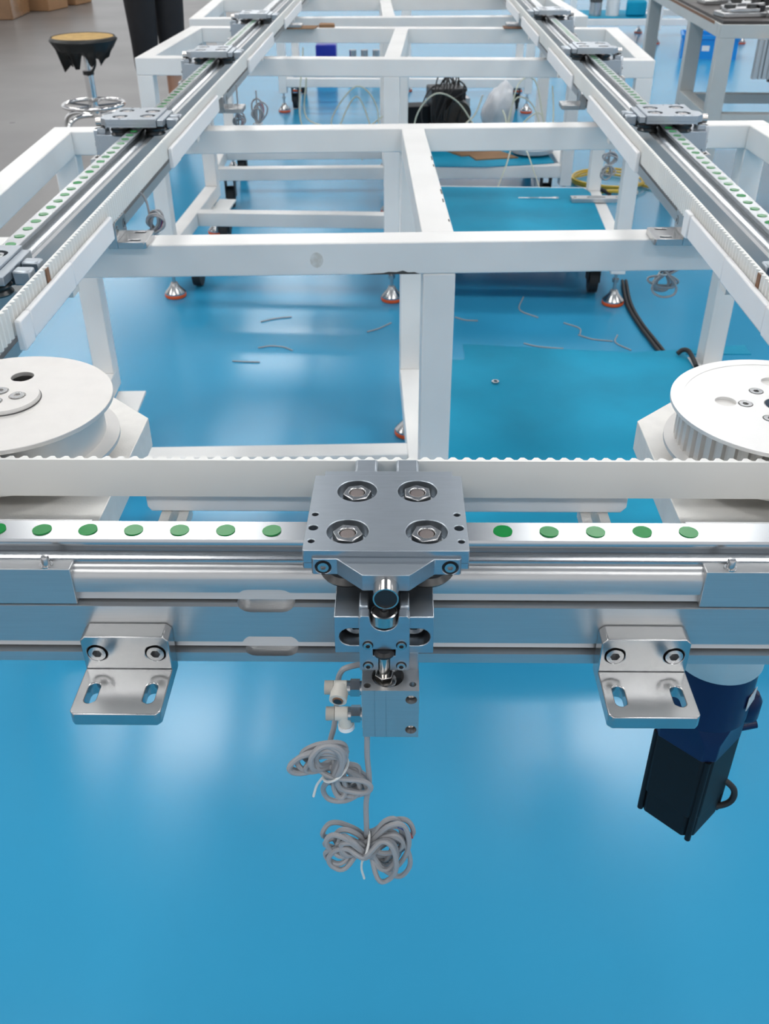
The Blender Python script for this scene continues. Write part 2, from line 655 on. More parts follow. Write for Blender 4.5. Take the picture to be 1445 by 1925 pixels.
# --- toothed belt: one closed loop, teeth inward
BT, BB = 0.884, 0.853


def loop_path():
    """list of (point, inward normal) along the outer belt face, counter-clockwise from above, 2.5 mm steps"""
    out = []
    segs = []
    xl, xr = X0 - PCX, X0 + PCX
    yb = YEND - RC
    segs.append(('l', Vector((xl, YF)), Vector((xr, YF))))
    segs.append(('a', Vector((xr, PCY)), -PI / 2))
    segs.append(('l', Vector((X0 + HB, PCY)), Vector((X0 + HB, yb))))
    segs.append(('a', Vector((xr, yb)), 0.0))
    segs.append(('l', Vector((xr, YEND)), Vector((xl, YEND))))
    segs.append(('a', Vector((xl, yb)), PI / 2))
    segs.append(('l', Vector((X0 - HB, yb)), Vector((X0 - HB, PCY))))
    segs.append(('a', Vector((xl, PCY)), PI))
    for sg in segs:
        if sg[0] == 'l':
            d = sg[2] - sg[1]
            m = max(4, int(round(d.length / 0.01)) * 4)
            nrm = Vector((-d.y, d.x)).normalized()
            for i in range(m):
                p = sg[1] + d * (i / m)
                out.append((p, nrm))
        else:
            m = int(round(RC * PI / 2 / 0.01)) * 4
            for i in range(m):
                a = sg[2] + (PI / 2) * i / m
                e = Vector((math.cos(a), math.sin(a)))
                out.append((sg[1] + e * RC, -e))
    return out


lp = loop_path()
V, F = [], []
TH = (0.0022, 0.0022, 0.0056, 0.0056)
for i, (p, nn) in enumerate(lp):
    t = TH[i % 4]
    if i % 4 == 2:
        pass
    tw = math.tan(FROT) * (p.x - X0) if abs(p.y - YF) < 0.002 else 0.0
    for (off, z) in ((0, BB), (0, BT), (t, BT), (t, BB)):
        q = p + nn * off
        V.append((q.x, q.y + tw * 0.8, z))
m = len(lp)
for i in range(m):
    j = (i + 1) % m
    for k in range(4):
        F.append((i * 4 + k, j * 4 + k, j * 4 + (k + 1) % 4, i * 4 + (k + 1) % 4))
belt = thing('toothed_belt', 'wide white toothed belt looping around the pulleys', 'belt', (X0, YF, BB))
bo = obj('belt_band', shift((V, F), (-X0, -YF, -BB)), M_BELT, belt, smooth=25)
for (bx, by, s) in ((X0 - HB, 0.985, -1), (X0 + HB, 0.975, 1)):
    xx = bx - s * 0.0053
    obj('joint_mark', shift(box(min(xx, xx - s * 0.001), max(xx, xx - s * 0.001), by, by + 0.009, BB + 0.003, BT - 0.001), (-X0, -YF, -BB)), M_RUST, belt)

# --- pulleys


def pulley(label, loc, toothed):
    t = thing('belt_pulley', label, 'pulley', loc, 0, 'belt pulleys at the front corners')
    h = 0.0385
    rr = RC - 0.0052
    rt = RC + 0.0015
    if not toothed:
        body = lathe([(rr - 0.004, 0.004), (rr - 0.004, h - 0.004)], n=96, cap=False)
        obj('drum', body, M_SATIN, t)
    else:
        nt_ = 48
        pts = []
        for i in range(nt_):
            for (f_, r_) in ((0.0, rr - 0.001), (0.5, rr - 0.001), (0.62, rr - 0.0045), (0.88, rr - 0.0045)):
                a = 2 * PI * (i + f_) / nt_
                pts.append((r_ * math.cos(a), r_ * math.sin(a)))
        obj('drum', plate(pts, [], 0.003, h - 0.003), M_SATIN, t, smooth=25)
    low = lathe([(rr - 0.012, 0.0), (rt, 0.0), (rt, 0.003), (rr - 0.006, 0.0055), (rr - 0.012, 0.0055)], n=96)
    obj('lower_flange', low, M_SATIN, t)
    if not toothed:
        holes = [circ(0.036 * math.cos(a), 0.036 * math.sin(a), 0.0105, 28) for a in (R(110), R(230), R(-70 + 0), R(10 + 160))][:0]
        holes = [circ(0.0433 * math.cos(a), 0.0433 * math.sin(a), 0.0092, 28) for a in (R(91), R(-89), R(181))]
        top = plate(circ(0, 0, rt, 96), holes, h - 0.004, h)
        obj('upper_flange', top, M_SATIN, t, bevel=0.0005)
        obj('inner_web', lathe([(rr - 0.005, h - 0.020), (rr - 0.005, h - 0.018)], n=64), M_NICKEL, t)
        obj('hub_cap', lathe([(0.0275, 0.0), (0.0275, 0.0012), (0.0268, 0.0030), (0.0, 0.0030)], (0, 0, h + 0.0006), 64), M_SATIN, t)
        obj('hub_gap', lathe([(0.0282, 0), (0.0282, 0.0006)], (0, 0, h), 64), M_DARK, t)
        for i in range(3):
            a = R(4 + 120 * i)
            o = obj('screw', shift(socket_screw(0.0058, 0.0012, 0.0024), (0.0105 * math.cos(a), 0.0105 * math.sin(a), h + 0.0033)), M_NICKEL, t)
            ring = lathe([(0.0068, 0), (0.0068, 0.0003)], (0.0105 * math.cos(a), 0.0105 * math.sin(a), h + 0.0034), 24)
            obj('countersink_ring', ring, M_STEEL, o)
    else:
        hp = [(0.0415, R(172))] + [(0.0415, R(172 + 90 * k)) for k in (1, 2, 3)]
        holes = [circ(r_ * math.cos(a), r_ * math.sin(a), 0.0082, 28) for r_, a in hp]
        sp = [(0.0268, R(176 + 60 * k)) for k in range(6)]
        holes += [circ(r_ * math.cos(a), r_ * math.sin(a), 0.0058, 20) for r_, a in sp]
        holes += [circ(0, 0, 0.0125, 32)]
        obj('upper_face', plate(circ(0, 0, rt - 0.010, 96), holes, h - 0.006, h - 0.0004), M_SATIN2, t)
        obj('upper_flange', lathe([(rt - 0.010, h - 0.004), (rt, h - 0.003), (rt, h), (rt - 0.010, h), (rt - 0.010, h - 0.004)], n=96, cap=False), M_SATIN2, t)
        obj('inner_web', lathe([(rr - 0.012, h - 0.022), (rr - 0.012, h - 0.020)], n=64), M_DARK, t)
        obj('hub_cap', lathe([(0.0123, -0.01), (0.0123, -0.001), (0.0118, 0.0), (0, 0)], (0, 0, h - 0.0003), 32), M_CHROME, t)
        for r_, a in sp:
            obj('screw', shift(socket_screw(0.0050, 0.006, 0.0022), (r_ * math.cos(a), r_ * math.sin(a), h - 0.0062)), M_NICKEL, t)
    obj('axle', lathe([(0.012, -0.020), (0.012, 0.001)], n=24), M_STEEL, t)
    return t


PZ = 0.889 - 0.0385
pulley('smooth satin aluminium idler pulley with two round holes and a raised hub disc', (X0 - PCX - 0.0055, PCY, PZ), False)
pulley('toothed bright aluminium drive pulley with chrome hub', (X0 + PCX - 0.0050, PCY, PZ), True)

for s in (-1, 1):
    cx_ = X0 + s * PCX
    t = thing('pulley_base_plate', 'thick sandblasted base plate with chamfered corner under the %s pulley' % ('smooth idler' if s < 0 else 'toothed drive'), 'plate',
              (cx_, PCY, 0.808), 0, 'pulley base plates')
    xi = (0.0850 if s < 0 else 0.0945)
    # inner edge towards the middle of the machine
    ins = -s
    pts = [(ins * xi, -0.118), (ins * xi, 0.0708), (ins * (xi - 0.043), 0.1128), (-ins * 0.05, 0.1128), (-ins * 0.092, 0.085), (-ins * 0.092, -0.03), (-ins * 0.05, -0.118)]
    if s > 0:
        pts = pts[::-1]
    obj('plate_body', plate(pts, [circ(0, 0, 0.013, 32)], 0.0, 0.028), M_SAND, t, bevel=0.0006)
    obj('bearing_boss', lathe([(0.030, 0.028), (0.030, 0.0395), (0.014, 0.0395)], n=40), M_NICKEL, t)

# --- gear motor hanging under the drive pulley
gm = thing('gear_motor', 'dark blue gearbox with black square motor hanging below the front beam', 'motor', (X0 + PCX - 0.005, PCY, 0.412), R(0))
gx = Matrix.Rotation(R(45), 4, 'Z')
ZG = 0.412


def chamfered(a, c):
    return [(a, -a + c), (a, a - c), (a - c, a), (-a + c, a), (-a, a - c), (-a, -a + c), (-a + c, -a), (a - c, -a)]


obj('mounting_ring', lathe([(0.0405, 0.628 - ZG), (0.0415, 0.630 - ZG), (0.0415, 0.665 - ZG), (0.036, 0.668 - ZG), (0.036, 0.807 - ZG)], n=48), M_SATIN, gm)
obj('gearbox_body', lathe([(0.0395, 0.566 - ZG), (0.0395, 0.628 - ZG)], n=48), M_NAVY, gm)
ad = []
for (zz, a_, c_) in ((0.527, 0.0335, 0.010), (0.548, 0.0335, 0.010), (0.567, 0.0365, 0.0214)):
    ad.append([(x, y, zz - ZG) for x, y in chamfered(a_, c_)])
av = sum(ad, [])
af = [(k * 8 + i, k * 8 + (i + 1) % 8, (k + 1) * 8 + (i + 1) % 8, (k + 1) * 8 + i) for k in range(2) for i in range(8)] + [tuple(range(7, -1, -1)), tuple(range(16, 24))]
obj('adapter', xf((av, af), gx), M_NAVY, gm, bevel=0.001, smooth=20)
mb = obj('motor_body', xf(plate(chamfered(0.0325, 0.0085), [], 0.445 - ZG, 0.527 - ZG), gx), M_MOTORBLK, gm, bevel=0.001)
obj('rear_cover', xf(plate(chamfered(0.0310, 0.009), [], 0.4135 - ZG, 0.445 - ZG), gx), M_MOTORBLK, gm, bevel=0.0015)
for k in range(4):
    a = R(45 + 90 * k)
    obj('corner_strip', xf(cyl((0.0398 * math.cos(a), 0.0398 * math.sin(a), 0.412 - ZG), (0.0398 * math.cos(a), 0.0398 * math.sin(a), 0.527 - ZG), 0.0032, 10), gx), M_MOTORBLK, gm)
obj('rating_label', xf(box(-0.016, 0.016, -0.0331, -0.0326, 0.450 - ZG, 0.505 - ZG), gx @ Matrix.Rotation(R(90), 4, 'Z')), M_LABEL, gm)
obj('type_label', xf(box(0.0396, 0.0402, -0.010, 0.010, 0.588 - ZG, 0.604 - ZG), Matrix.Rotation(R(-38), 4, 'Z')), M_LABEL, gm)
obj('cable_loop', tube([(0.020, 0.004, 0.052), (0.036, -0.004, 0.050), (0.050, -0.006, 0.036), (0.050, -0.006, 0.018), (0.037, -0.004, 0.008), (0.020, 0.0, 0.010)], 0.0034, 10), M_RUBBER, gm)
obj('connector', join(lathe([(0.0, 0.170), (0.008, 0.168), (0.012, 0.160), (0.012, 0.140), (0.006, 0.132)], (0.042, 0.0, 0), 20), cyl((0.045, 0.012, 0.110), (0.062, 0.014, 0.113), 0.0055, 14)), M_NAVY, gm)

# --- plastic belt guides
gf = thing('belt_guide', 'long white plastic strip behind the front belt on two slotted arms', 'guide', front_at(X0, 0.835), FROT, 'white plastic belt guides')
GY0, GY1 = RAIL_OFF + 0.0075, RAIL_OFF + 0.0195
endprof = [(-0.186, 0.0045), (-0.183, 0.0), (0.169, 0.0), (0.173, 0.0045), (0.173, 0.0250), (-0.186, 0.0250)]
obj('guide_strip', front_plate(endprof, [], GY0, GY1), M_UHMW, gf, bevel=0.0008)
for xa in (-0.1655, 0.1495):
    pts = [(xa - 0.0105, 0.029), (xa + 0.0105, 0.029), (xa + 0.0105, GY1 - 0.002), (xa - 0.0105, GY1 - 0.002)]
    obj('slotted_arm', plate(pts, [stadium(xa, 0.060, 0.006, 0.045)], -0.010, -0.0005), M_SAND, gf, bevel=0.0004)

guide_runs = {-1: [(0.874, 0.905), (0.905, 1.052), (1.052, 1.228), (1.60, 1.66), (1.66, 2.06), (2.52, 2.58), (2.58, 3.02), (3.35, 3.9)],
              1: [(0.873, 0.925), (0.925, 1.078), (1.078, 1.238), (1.238, 1.262), (1.575, 1.62), (1.62, 2.06), (2.30, 2.72), (2.95, 3.4), (3.5, 3.95)]}
for s in (-1, 1):
    xs = SXL if s < 0 else SXR
    rz = -PI / 2 if s < 0 else PI / 2
    runs = guide_runs[s]
    groups = []
    for (a, b_) in runs:
        if groups and abs(groups[-1][-1][1] - a) < 1e-4:
            groups[-1].append((a, b_))
        else:
            groups.append([(a, b_)])
    words_ = ['nearest to the %s pulley' % ('idler' if s < 0 else 'drive'), 'by the %s bracket behind the first table' % side_labels[s],
              'farther along the %s belt, past the second table front' % side_labels[s], 'beyond the second table on the %s belt' % side_labels[s],
              'at the far end of the %s belt' % side_labels[s]]
    for gi, gr in enumerate(groups):
        y0 = gr[0][0]
        t = thing('belt_guide', 'white plastic belt guide ' + words_[gi], 'guide', (xs, y0, 0.8390), rz, 'white plastic belt guides')
        for bi, (a, b_) in enumerate(gr):
            e = 0.0014 if bi < len(gr) - 1 else 0
            l0, l1 = a - y0, b_ - y0 - e
            if s < 0:
                l0, l1 = -l1, -l0
            proud = 0.0025 if (b_ - a) < 0.07 else (0.0012 if bi % 2 else 0.0)
            obj('guide_block', box(l0, l1, RAIL_OFF + 0.0062, RAIL_OFF + 0.0122 + proud * 0.6, 0.0 - proud * 0.5, 0.0300 + proud * 0.4), M_UHMW, t, bevel=0.0020)
            if e:
                lg = l1 + 0.0002 if s > 0 else l0 - 0.0010
                obj('joint_gap', box(lg, lg + 0.0008, RAIL_OFF + 0.0064, RAIL_OFF + 0.0112, 0.002, 0.027), M_RUST, t)
        yc = (gr[0][0] + gr[-1][1]) / 2 - y0
        yc = -yc if s < 0 else yc
        obj('support_arm', box(yc - 0.012, yc + 0.012, 0.029, RAIL_OFF + 0.0110, -0.008, -0.0004), M_SAND, t)

# ------------------------------------------------------------------ carriages
CZ = RAIL_T


def build_carriage():
    t = thing('carriage', '', 'carriage', (0, 0, 0), 0, 'roller carriages on the guide rail')
    z = lambda v: v - CZ
    outer = [(-0.0486, 0.039), (-0.0493, 0.0383), (-0.0510, -0.0473), (-0.0503, -0.048), (0.0498, -0.048), (0.0505, -0.0473), (0.0502, 0.0383), (0.0495, 0.039)]
    cb = [(-0.0200, 0.0195), (0.0200, 0.0195), (-0.0243, -0.0275), (0.0250, -0.0275)]
    small = [(-0.0458, -0.0085, 0.0021), (-0.0460, -0.0235, 0.0030), (-0.0462, -0.0380, 0.0021), (0.0448, -0.0085, 0.0021), (0.0453, -0.0235, 0.0030), (0.0460, -0.0380, 0.0021)]
    p = obj('plate', plate(outer, [circ(x, y, 0.0131, 40) for x, y in cb] + [circ(x, y, r, 16) for x, y, r in small], z(0.8835), z(0.893)), M_PLATE, t, bevel=0.0005)
    lower = plate(outer, [circ(x, y, 0.0052, 20) for x, y in cb], z(0.8795), z(0.8835))
    obj('plate_underside', lower, M_PLATE, t)
    for i, (x, y) in enumerate(cb):
        hx = plate(hexa(0, 0, 0.0098, R(12 + 20 * i)), [circ(0, 0, 0.0052, 20)], 0, 0.0072)
        n = obj('nut', shift(hx, (x, y, z(0.8848))), M_NICKEL, t, bevel=0.0007)
        obj('washer', lathe([(0.0108, 0), (0.0108, 0.0012)], (x, y, z(0.8836)), 28), M_STEEL, n)
        obj('stud', lathe([(0.0048, -0.012), (0.0048, 0.0060), (0.0045, 0.0064)], (x, y, z(0.8850)), 20), M_STUD, n)
        wheel = lathe([(0.007, -0.0120), (0.0165, -0.0120), (0.0178, -0.0100), (0.0150, -0.0062), (0.0178, -0.0022), (0.0165, -0.0006), (0.007, -0.0006)], n=36)
        # V rollers ride on both edges of the rail
        wy = 0.0293 if y > 0 else -0.0293
        w = obj('roller', shift(wheel, (x, wy, z(0.8747))), M_DARK, t)
    # belt clamp at the back
    obj('clamp_ledge', box(-0.0435, 0.0445, 0.0392, 0.0500, z(0.880), z(0.8900)), M_PLATE, t, bevel=0.0008)
    for (a, b) in ((-0.0232, -0.0070), (0.0056, 0.0220)):
        poly = [(a, 0.0500), (b, 0.0500), (b, 0.0700), (a, 0.0700)]
        obj('clamp_tab', plate(poly, [], z(0.872), z(0.8880)), M_PLATE, t, bevel=0.0022)
    # V shaped front plate
    vp = [(-0.0455, -0.0480), (-0.0455, -0.0490), (-0.0445, -0.0502), (-0.0300, -0.0502), (-0.0140, -0.0662), (0.0138, -0.0662), (0.0295, -0.0502), (0.0447, -0.0502), (0.0457, -0.0490), (0.0457, -0.0480)]
    v = obj('front_plate', plate(vp, [], z(0.8765), z(0.8882)), M_PLATE, t)
    cuts = [xf(cyl((0, 0, -0.006), (0, 0, 0.003), 0.0050, 28), Matrix.Translation((sx, -0.0502, z(0.8818))) @ TO_FRONT) for sx in (-0.0385, 0.0390)]
    booldiff(v, cuts)
    add_bevel(v, 0.0006)
    for sx in (-0.0385, 0.0390):
        obj('screw', xf(socket_screw(0.0034, 0.0020, 0.0017), Matrix.Translation((sx, -0.0484, z(0.8818))) @ TO_FRONT), M_NICKEL, v)
        obj('screw_recess_shade', xf(lathe([(0.0049, 0), (0.0049, 0.0003)], n=24), Matrix.Translation((sx, -0.0481, z(0.8818))) @ TO_FRONT), M_BLACK, v)  # black disc stands in for the shade deep in the counterbore
    pin = plate(circ(0, 0, 0.0077, 32), [circ(0, 0, 0.0068, 32)], -0.004, 0.0112)
    pn = obj('stop_pin', xf(pin, Matrix.Translation((0.0, -0.0662, z(0.8792))) @ TO_FRONT), M_STEEL, t)
    obj('pin_core', xf(cyl((0, 0, -0.003), (0, 0, 0.0104), 0.0068, 28), Matrix.Translation((0.0, -0.0662, z(0.8792))) @ TO_FRONT), M_BLACK, pn)
    return t


def side_loc(s, y, z=0.0):
    return ((SXL if s < 0 else SXR), y, z)


CX = -0.0095
carr = build_carriage()
carr.location = front_at(CX, CZ)
carr.rotation_euler = (0, 0, FROT)
carr['label'] = 'brushed metal carriage plate with four hex nuts in the middle of the front rail'
ords = ['nearest to the camera', 'second from the camera', 'third from the camera', 'farthest in view']
for s, ys in ((-1, (0.987, 1.757, 2.53, 3.30)), (1, (0.985, 1.787, 2.583, 3.383))):
    for k, y in enumerate(ys):
        lab = 'metal carriage on the %s rail, %s' % (side_labels[s], ords[k])
        dup(carr, side_loc(s, y, CZ), (-PI / 2 if s < 0 else PI / 2), lab)

# ------------------------------------------------------------------ L brackets (local: back face at y=0, foot towards -y)


def build_bracket():
    t = thing('mounting_bracket', '', 'bracket', (0, 0, 0), 0, 'L-shaped mounting brackets')
    up = [(-0.0293, 0.0), (0.0293, 0.0), (0.0293, 0.0348), (0.0260, 0.0382), (-0.0260, 0.0382), (-0.0293, 0.0348)]
    bolts = [(-0.0195, 0.0238), (0.0195, 0.0238)]
    u = obj('upright', front_plate(up, [circ(x, z, 0.0068, 28) for x, z in bolts], -0.0142, 0.0), M_NICKEL, t, bevel=0.0007)
    for x, z in bolts:
        obj('bolt', xf(socket_screw(0.0058, 0.008, 0.0030), Matrix.Translation((x, -0.0068, z)) @ TO_FRONT), M_NICKEL, u)
        obj('bolt_hole_shade', xf(lathe([(0.0068, 0), (0.0068, 0.001)], n=24), Matrix.Translation((x, -0.0040, z)) @ TO_FRONT), M_BLACK, u)  # shade behind the bolt head, put in as a black disc
    ft = [(-0.0293, -0.0142), (-0.0293, -0.0532), (-0.0265, -0.0562), (0.0265, -0.0562), (0.0293, -0.0532), (0.0293, -0.0142)]
    obj('foot', plate(ft, [stadium(sx, -0.0370, 0.0078, 0.0185) for sx in (-0.0190, 0.0190)], 0.0, 0.0100), M_NICKEL, t, bevel=0.0007)
    return t


br = build_bracket()
TT = 0.778
p = front_at(-0.1830, TT)
br.location = (p[0], p[1] - 0.0262, TT)
br.rotation_euler = (0, 0, FROT)
br['label'] = 'shiny L bracket on the front beam, between the idler pulley side and the air cylinder'
p = front_at(0.1615, TT)
dup(br, (p[0], p[1] - 0.0262, TT), FROT, 'shiny L bracket on the front beam, in front of the blue motor')
ib = 0.0284
side_brackets = {-1: [(1.403, 'resting on the front tube of the nearest table'), (2.385, 'hanging free behind the nearest table'), (3.90, 'shimmed on cardboard over the second table'), ],
                 1: [(1.425, 'resting on the front tube of the nearest table'), (2.425, 'hanging free behind the nearest table'), (3.92, 'shimmed on cardboard over the second table')]}
for s in (-1, 1):
    for y, w in side_brackets[s]:
        xs = (SXL + ib) if s < 0 else (SXR - ib)
        dup(br, (xs, y, TT + (0.004 if 'cardboard' in w else 0)), (PI / 2 if s < 0 else -PI / 2), 'L bracket inside the %s beam, %s' % (side_labels[s], w))

# ------------------------------------------------------------------ stopper (air cylinder with lifting plate), local z absolute minus SZ
SZ = 0.778


def build_stopper(full=True):
    t = thing('stopper', '', 'stopper', (0, 0, 0), 0, 'pneumatic stoppers under the carriages')
    z = lambda v: v - SZ
    blk = obj('mount_block', box(-0.0303, 0.0300, -0.074, -0.0262, z(0.834), z(0.8628)), M_PLATE, t)
    cuts = [front_plate(stadium(sx, z(0.8468), 0.0190, 0.0135), [], -0.080, -0.052) for sx in (-0.0180, 0.0185)]
    booldiff(blk, cuts)
    add_bevel(blk, 0.0012)
    for sx in (-0.0175, 0.0180):
        obj('bolt', xf(socket_screw(0.0068, 0.009, 0.0035), Matrix.Translation((sx, -0.0560, z(0.8485))) @ TO_FRONT), M_NICKEL, blk)
    # notched front plate
    notch = [(0.0084 * math.cos(a), z(0.8662) + 0.0084 * math.sin(a)) for a in [PI + PI * i / 12 for i in range(13)]]
    pl = [(-0.0150, z(0.826)), (-0.0035, z(0.826)), (-0.0035, z(0.838)), (-0.0068, z(0.838)), (-0.0068, z(0.8430)), (0.0068, z(0.8430)), (0.0068, z(0.838)), (0.0035, z(0.838)), (0.0035, z(0.826)), (0.0153, z(0.826)),
          (0.0153, z(0.8675)), (0.0138, z(0.8690)), (0.0088, z(0.8690))] + notch[::-1] + [(-0.0088, z(0.8690)), (-0.0138, z(0.8690)), (-0.0150, z(0.8675))]
    np_ = obj('notched_plate', front_plate(pl, [], -0.081, -0.074), M_PLATE, t, bevel=0.0004)
    for sx in (-0.0098, 0.0104):
        for sz in (0.8465, 0.8300):
            obj('screw', xf(socket_screw(0.0027, 0.0016, 0.0013), Matrix.Translation((sx, -0.0808, z(sz))) @ TO_FRONT), M_NICKEL, np_)
            obj('screw_recess_shade', xf(lathe([(0.0033, 0), (0.0033, 0.0004)], n=20), Matrix.Translation((sx, -0.0808, z(sz))) @ TO_FRONT), M_BLACK, np_)  # black ring around the screw, recess shade put in as colour
    ro = obj('roller', lathe([(0.0, 0.0), (0.0076, 0.0), (0.0080, 0.0004), (0.0080, 0.0076), (0.0072, 0.0080), (0.0068, 0.0070), (0.0, 0.0070)], (0, -0.0745, z(0.8605)), 32), M_STEEL, t)
    obj('roller_top', lathe([(0.0066, 0), (0.0066, 0.0003)], (0, -0.0745, z(0.8676)), 28), M_BLACK, ro)
    obj('screw', shift(socket_screw(0.0026, 0.0018, 0.0013), (0, -0.0755, z(0.8679))), M_NICKEL, ro)
    for sx in (-1, 1):
        obj('guide_ear', box(sx * 0.0122 - 0.0028, sx * 0.0122 + 0.0028, -0.0740, -0.0600, z(0.8628), z(0.8710)), M_PLATE, t, bevel=0.0008)
    obj('back_strip', box(-0.0140, 0.0210, -0.0735, -0.055, z(0.800), z(0.834)), M_PLATE, t, bevel=0.0004)
    # cylinder body
    by0, by1 = -0.0925, -0.055
    body = obj('cylinder_body', box(-0.0136, 0.0214, by0, by1, z(0.780), z(0.820)), M_ALU, t)
    cx_, cy_ = 0.0022, -0.0795
    cuts = [lathe([(0.0100, 0), (0.0100, 0.012)], (cx_, cy_, z(0.812)), 36)]
    for (hx, hy, hr) in ((0.0175, -0.0665, 0.0022), (0.0175, -0.0868, 0.0022), (-0.0104, -0.0880, 0.0022)):
        cuts.append(lathe([(hr, 0), (hr, 0.015)], (hx, hy, z(0.808)), 16))
    for hz in (0.8125, 0.7865):
        cuts.append(xf(lathe([(0.0036, 0), (0.0036, 0.01)], n=20), Matrix.Translation((0.0166, by0 + 0.006, z(hz))) @ TO_FRONT))
    for gxx in (-0.0058, 0.0012):
        cuts.append(box(gxx - 0.0002, gxx + 0.0002, by0 - 0.001, by0 + 0.0004, z(0.775), z(0.825)))
    booldiff(body, cuts)
    add_bevel(body, 0.0003)
    for hz in (0.8125, 0.7865):
        obj('bolt', xf(lathe([(0.0030, 0), (0.0030, 0.001), (0.0022, 0.0022), (0, 0.0022)], n=20), Matrix.Translation((0.0166, by0 + 0.006, z(hz))) @ TO_FRONT), M_STEEL, body)
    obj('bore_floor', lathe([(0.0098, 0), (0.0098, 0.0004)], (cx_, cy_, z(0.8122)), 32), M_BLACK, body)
    obj('name_label', box(-0.0140, -0.01365, by0 + 0.004, by0 + 0.020, z(0.784), z(0.816)), M_LABEL, body)
    rd = obj('piston_rod', lathe([(0.0078, 0.8124), (0.0078, 0.8165), (0.0068, 0.8172), (0.0034, 0.8172), (0.0034, 0.8400)], (cx_ - 0.0022, cy_, -SZ), 24), M_STEEL, t)
    obj('lock_nut', shift(plate(hexa(0, 0, 0.0060, 0.3), [], 0.8172, 0.8225), (cx_ - 0.0022, cy_, -SZ)), M_STEEL, rd, bevel=0.0005)
    obj('rod_head', lathe([(0.0034, 0.8375), (0.0064, 0.8390), (0.0066, 0.8405), (0.0050, 0.8425), (0, 0.8428)], (cx_ - 0.0022, cy_, -SZ), 24), M_BLACK, rd)
    # speed controllers
    for i, fz in enumerate((0.8065, 0.7835)):
        fy = -0.0760
        zz = z(fz)
        ax = lambda a, b, r, n=20: cyl((a, fy, zz), (b, fy, zz), r, n)
        fit = obj('speed_controller', join(ax(-0.0320, -0.0235, 0.0046), (cyl((-0.0278, fy, zz), (-0.0290, fy - 0.0095, zz - 0.0020), 0.0056, 20) if i == 0 else cyl((-0.0260, fy, zz), (-0.0250, fy - 0.001, zz - 0.0085), 0.0048, 20))), M_FITTING, t)
        hexg = plate(hexa(0, 0, 0.0058), [], 0.0, 0.0060)
        mx = Matrix.Translation((-0.0215, fy, zz)) @ Matrix.Rotation(R(90), 4, 'Y')
        obj('hex_body', join(xf(hexg, mx), ax(-0.0240, -0.0210, 0.0046), ax(-0.0156, -0.0135, 0.0044)), M_NICKEL, fit)
        obj('adjust_knob', xf(plate(circ(0, 0, 0.0046, 12), [], 0.0, 0.0055), Matrix.Translation((-0.0378, fy, zz)) @ Matrix.Rotation(R(90), 4, 'Y')), M_KNOB, fit)
        if i == 0:
            d = Vector((-0.0012, -0.0095, -0.0020)).normalized()
            c0 = Vector((-0.0290, fy - 0.0095, zz - 0.0020))
            obj('port_ring', cyl(c0, c0 + d * 0.0008, 0.0034, 20), M_RUST, fit)
            obj('port_hole', cyl(c0 + d * 0.0003, c0 + d * 0.0010, 0.0026, 20), M_BLACK, fit)
        else:
            obj('collar', cyl((-0.0250, fy - 0.001, zz - 0.0085), (-0.0248, fy - 0.0012, zz - 0.0115), 0.0054, 20), M_UHMW, fit)
    return t


stp = build_stopper()
CSX = CX - 0.0010
stp.location = front_at(CSX, SZ)
stp.rotation_euler = (0, 0, FROT)
stp['label'] = 'small air cylinder stopper with notched plate and fittings under the front carriage'
for s, ys in ((-1, (1.757, 2.53, 3.30)), (1, (1.787, 2.583, 3.383))):
    for k, y in enumerate(ys):
        dup(stp, side_loc(s, y, SZ), (-PI / 2 if s < 0 else PI / 2), 'air cylinder stopper outside the %s beam under the %s carriage' % (side_labels[s], ['second', 'third', 'farthest'][k]))

# ------------------------------------------------------------------ cables


def bundle_loops(axis, side, depth, lenA, lenB, widA, widB, n, seed, tilt=0.2):
    """bow tie coil: lobe A along +axis, lobe B along -axis, pinched at the origin; returns one long path"""
    rnd = random.Random(seed)
    pts = []
    for i in range(n):
        la = lenA * rnd.uniform(0.55, 1.12)
        lb = lenB * rnd.uniform(0.6, 1.12)
        wa = widA * rnd.uniform(0.35, 1.25)
        wb = widB * rnd.uniform(0.35, 1.25)
        ta = rnd.uniform(-1, 1) * tilt
        tb = rnd.uniform(-1, 1) * tilt * 0.8
        da = rnd.uniform(-1, 1) * 0.009
        pin = rnd.uniform(-1, 1) * 0.003
        for (u, w) in ((0.0, 0.30), (0.45, 0.85), (0.82, 0.80), (1.0, 0.0), (0.82, -0.80), (0.45, -0.85)):
            a = u * la
            c = w * wa + ta * a
            if u == 0:
                c = pin
            pts.append(axis * a + side * c + depth * (da + rnd.uniform(-0.002, 0.002)))
        for (u, w) in ((0.0, 0.3), (0.5, 0.85), (0.85, 0.75), (1.0, 0.0), (0.85, -0.75), (0.5, -0.85)):
            a = -u * lb
            c = w * wb + tb * a
            if u == 0:
                c = -pin
            pts.append(axis * a + side * c + depth * (-da + rnd.uniform(-0.002, 0.002)))
    return pts


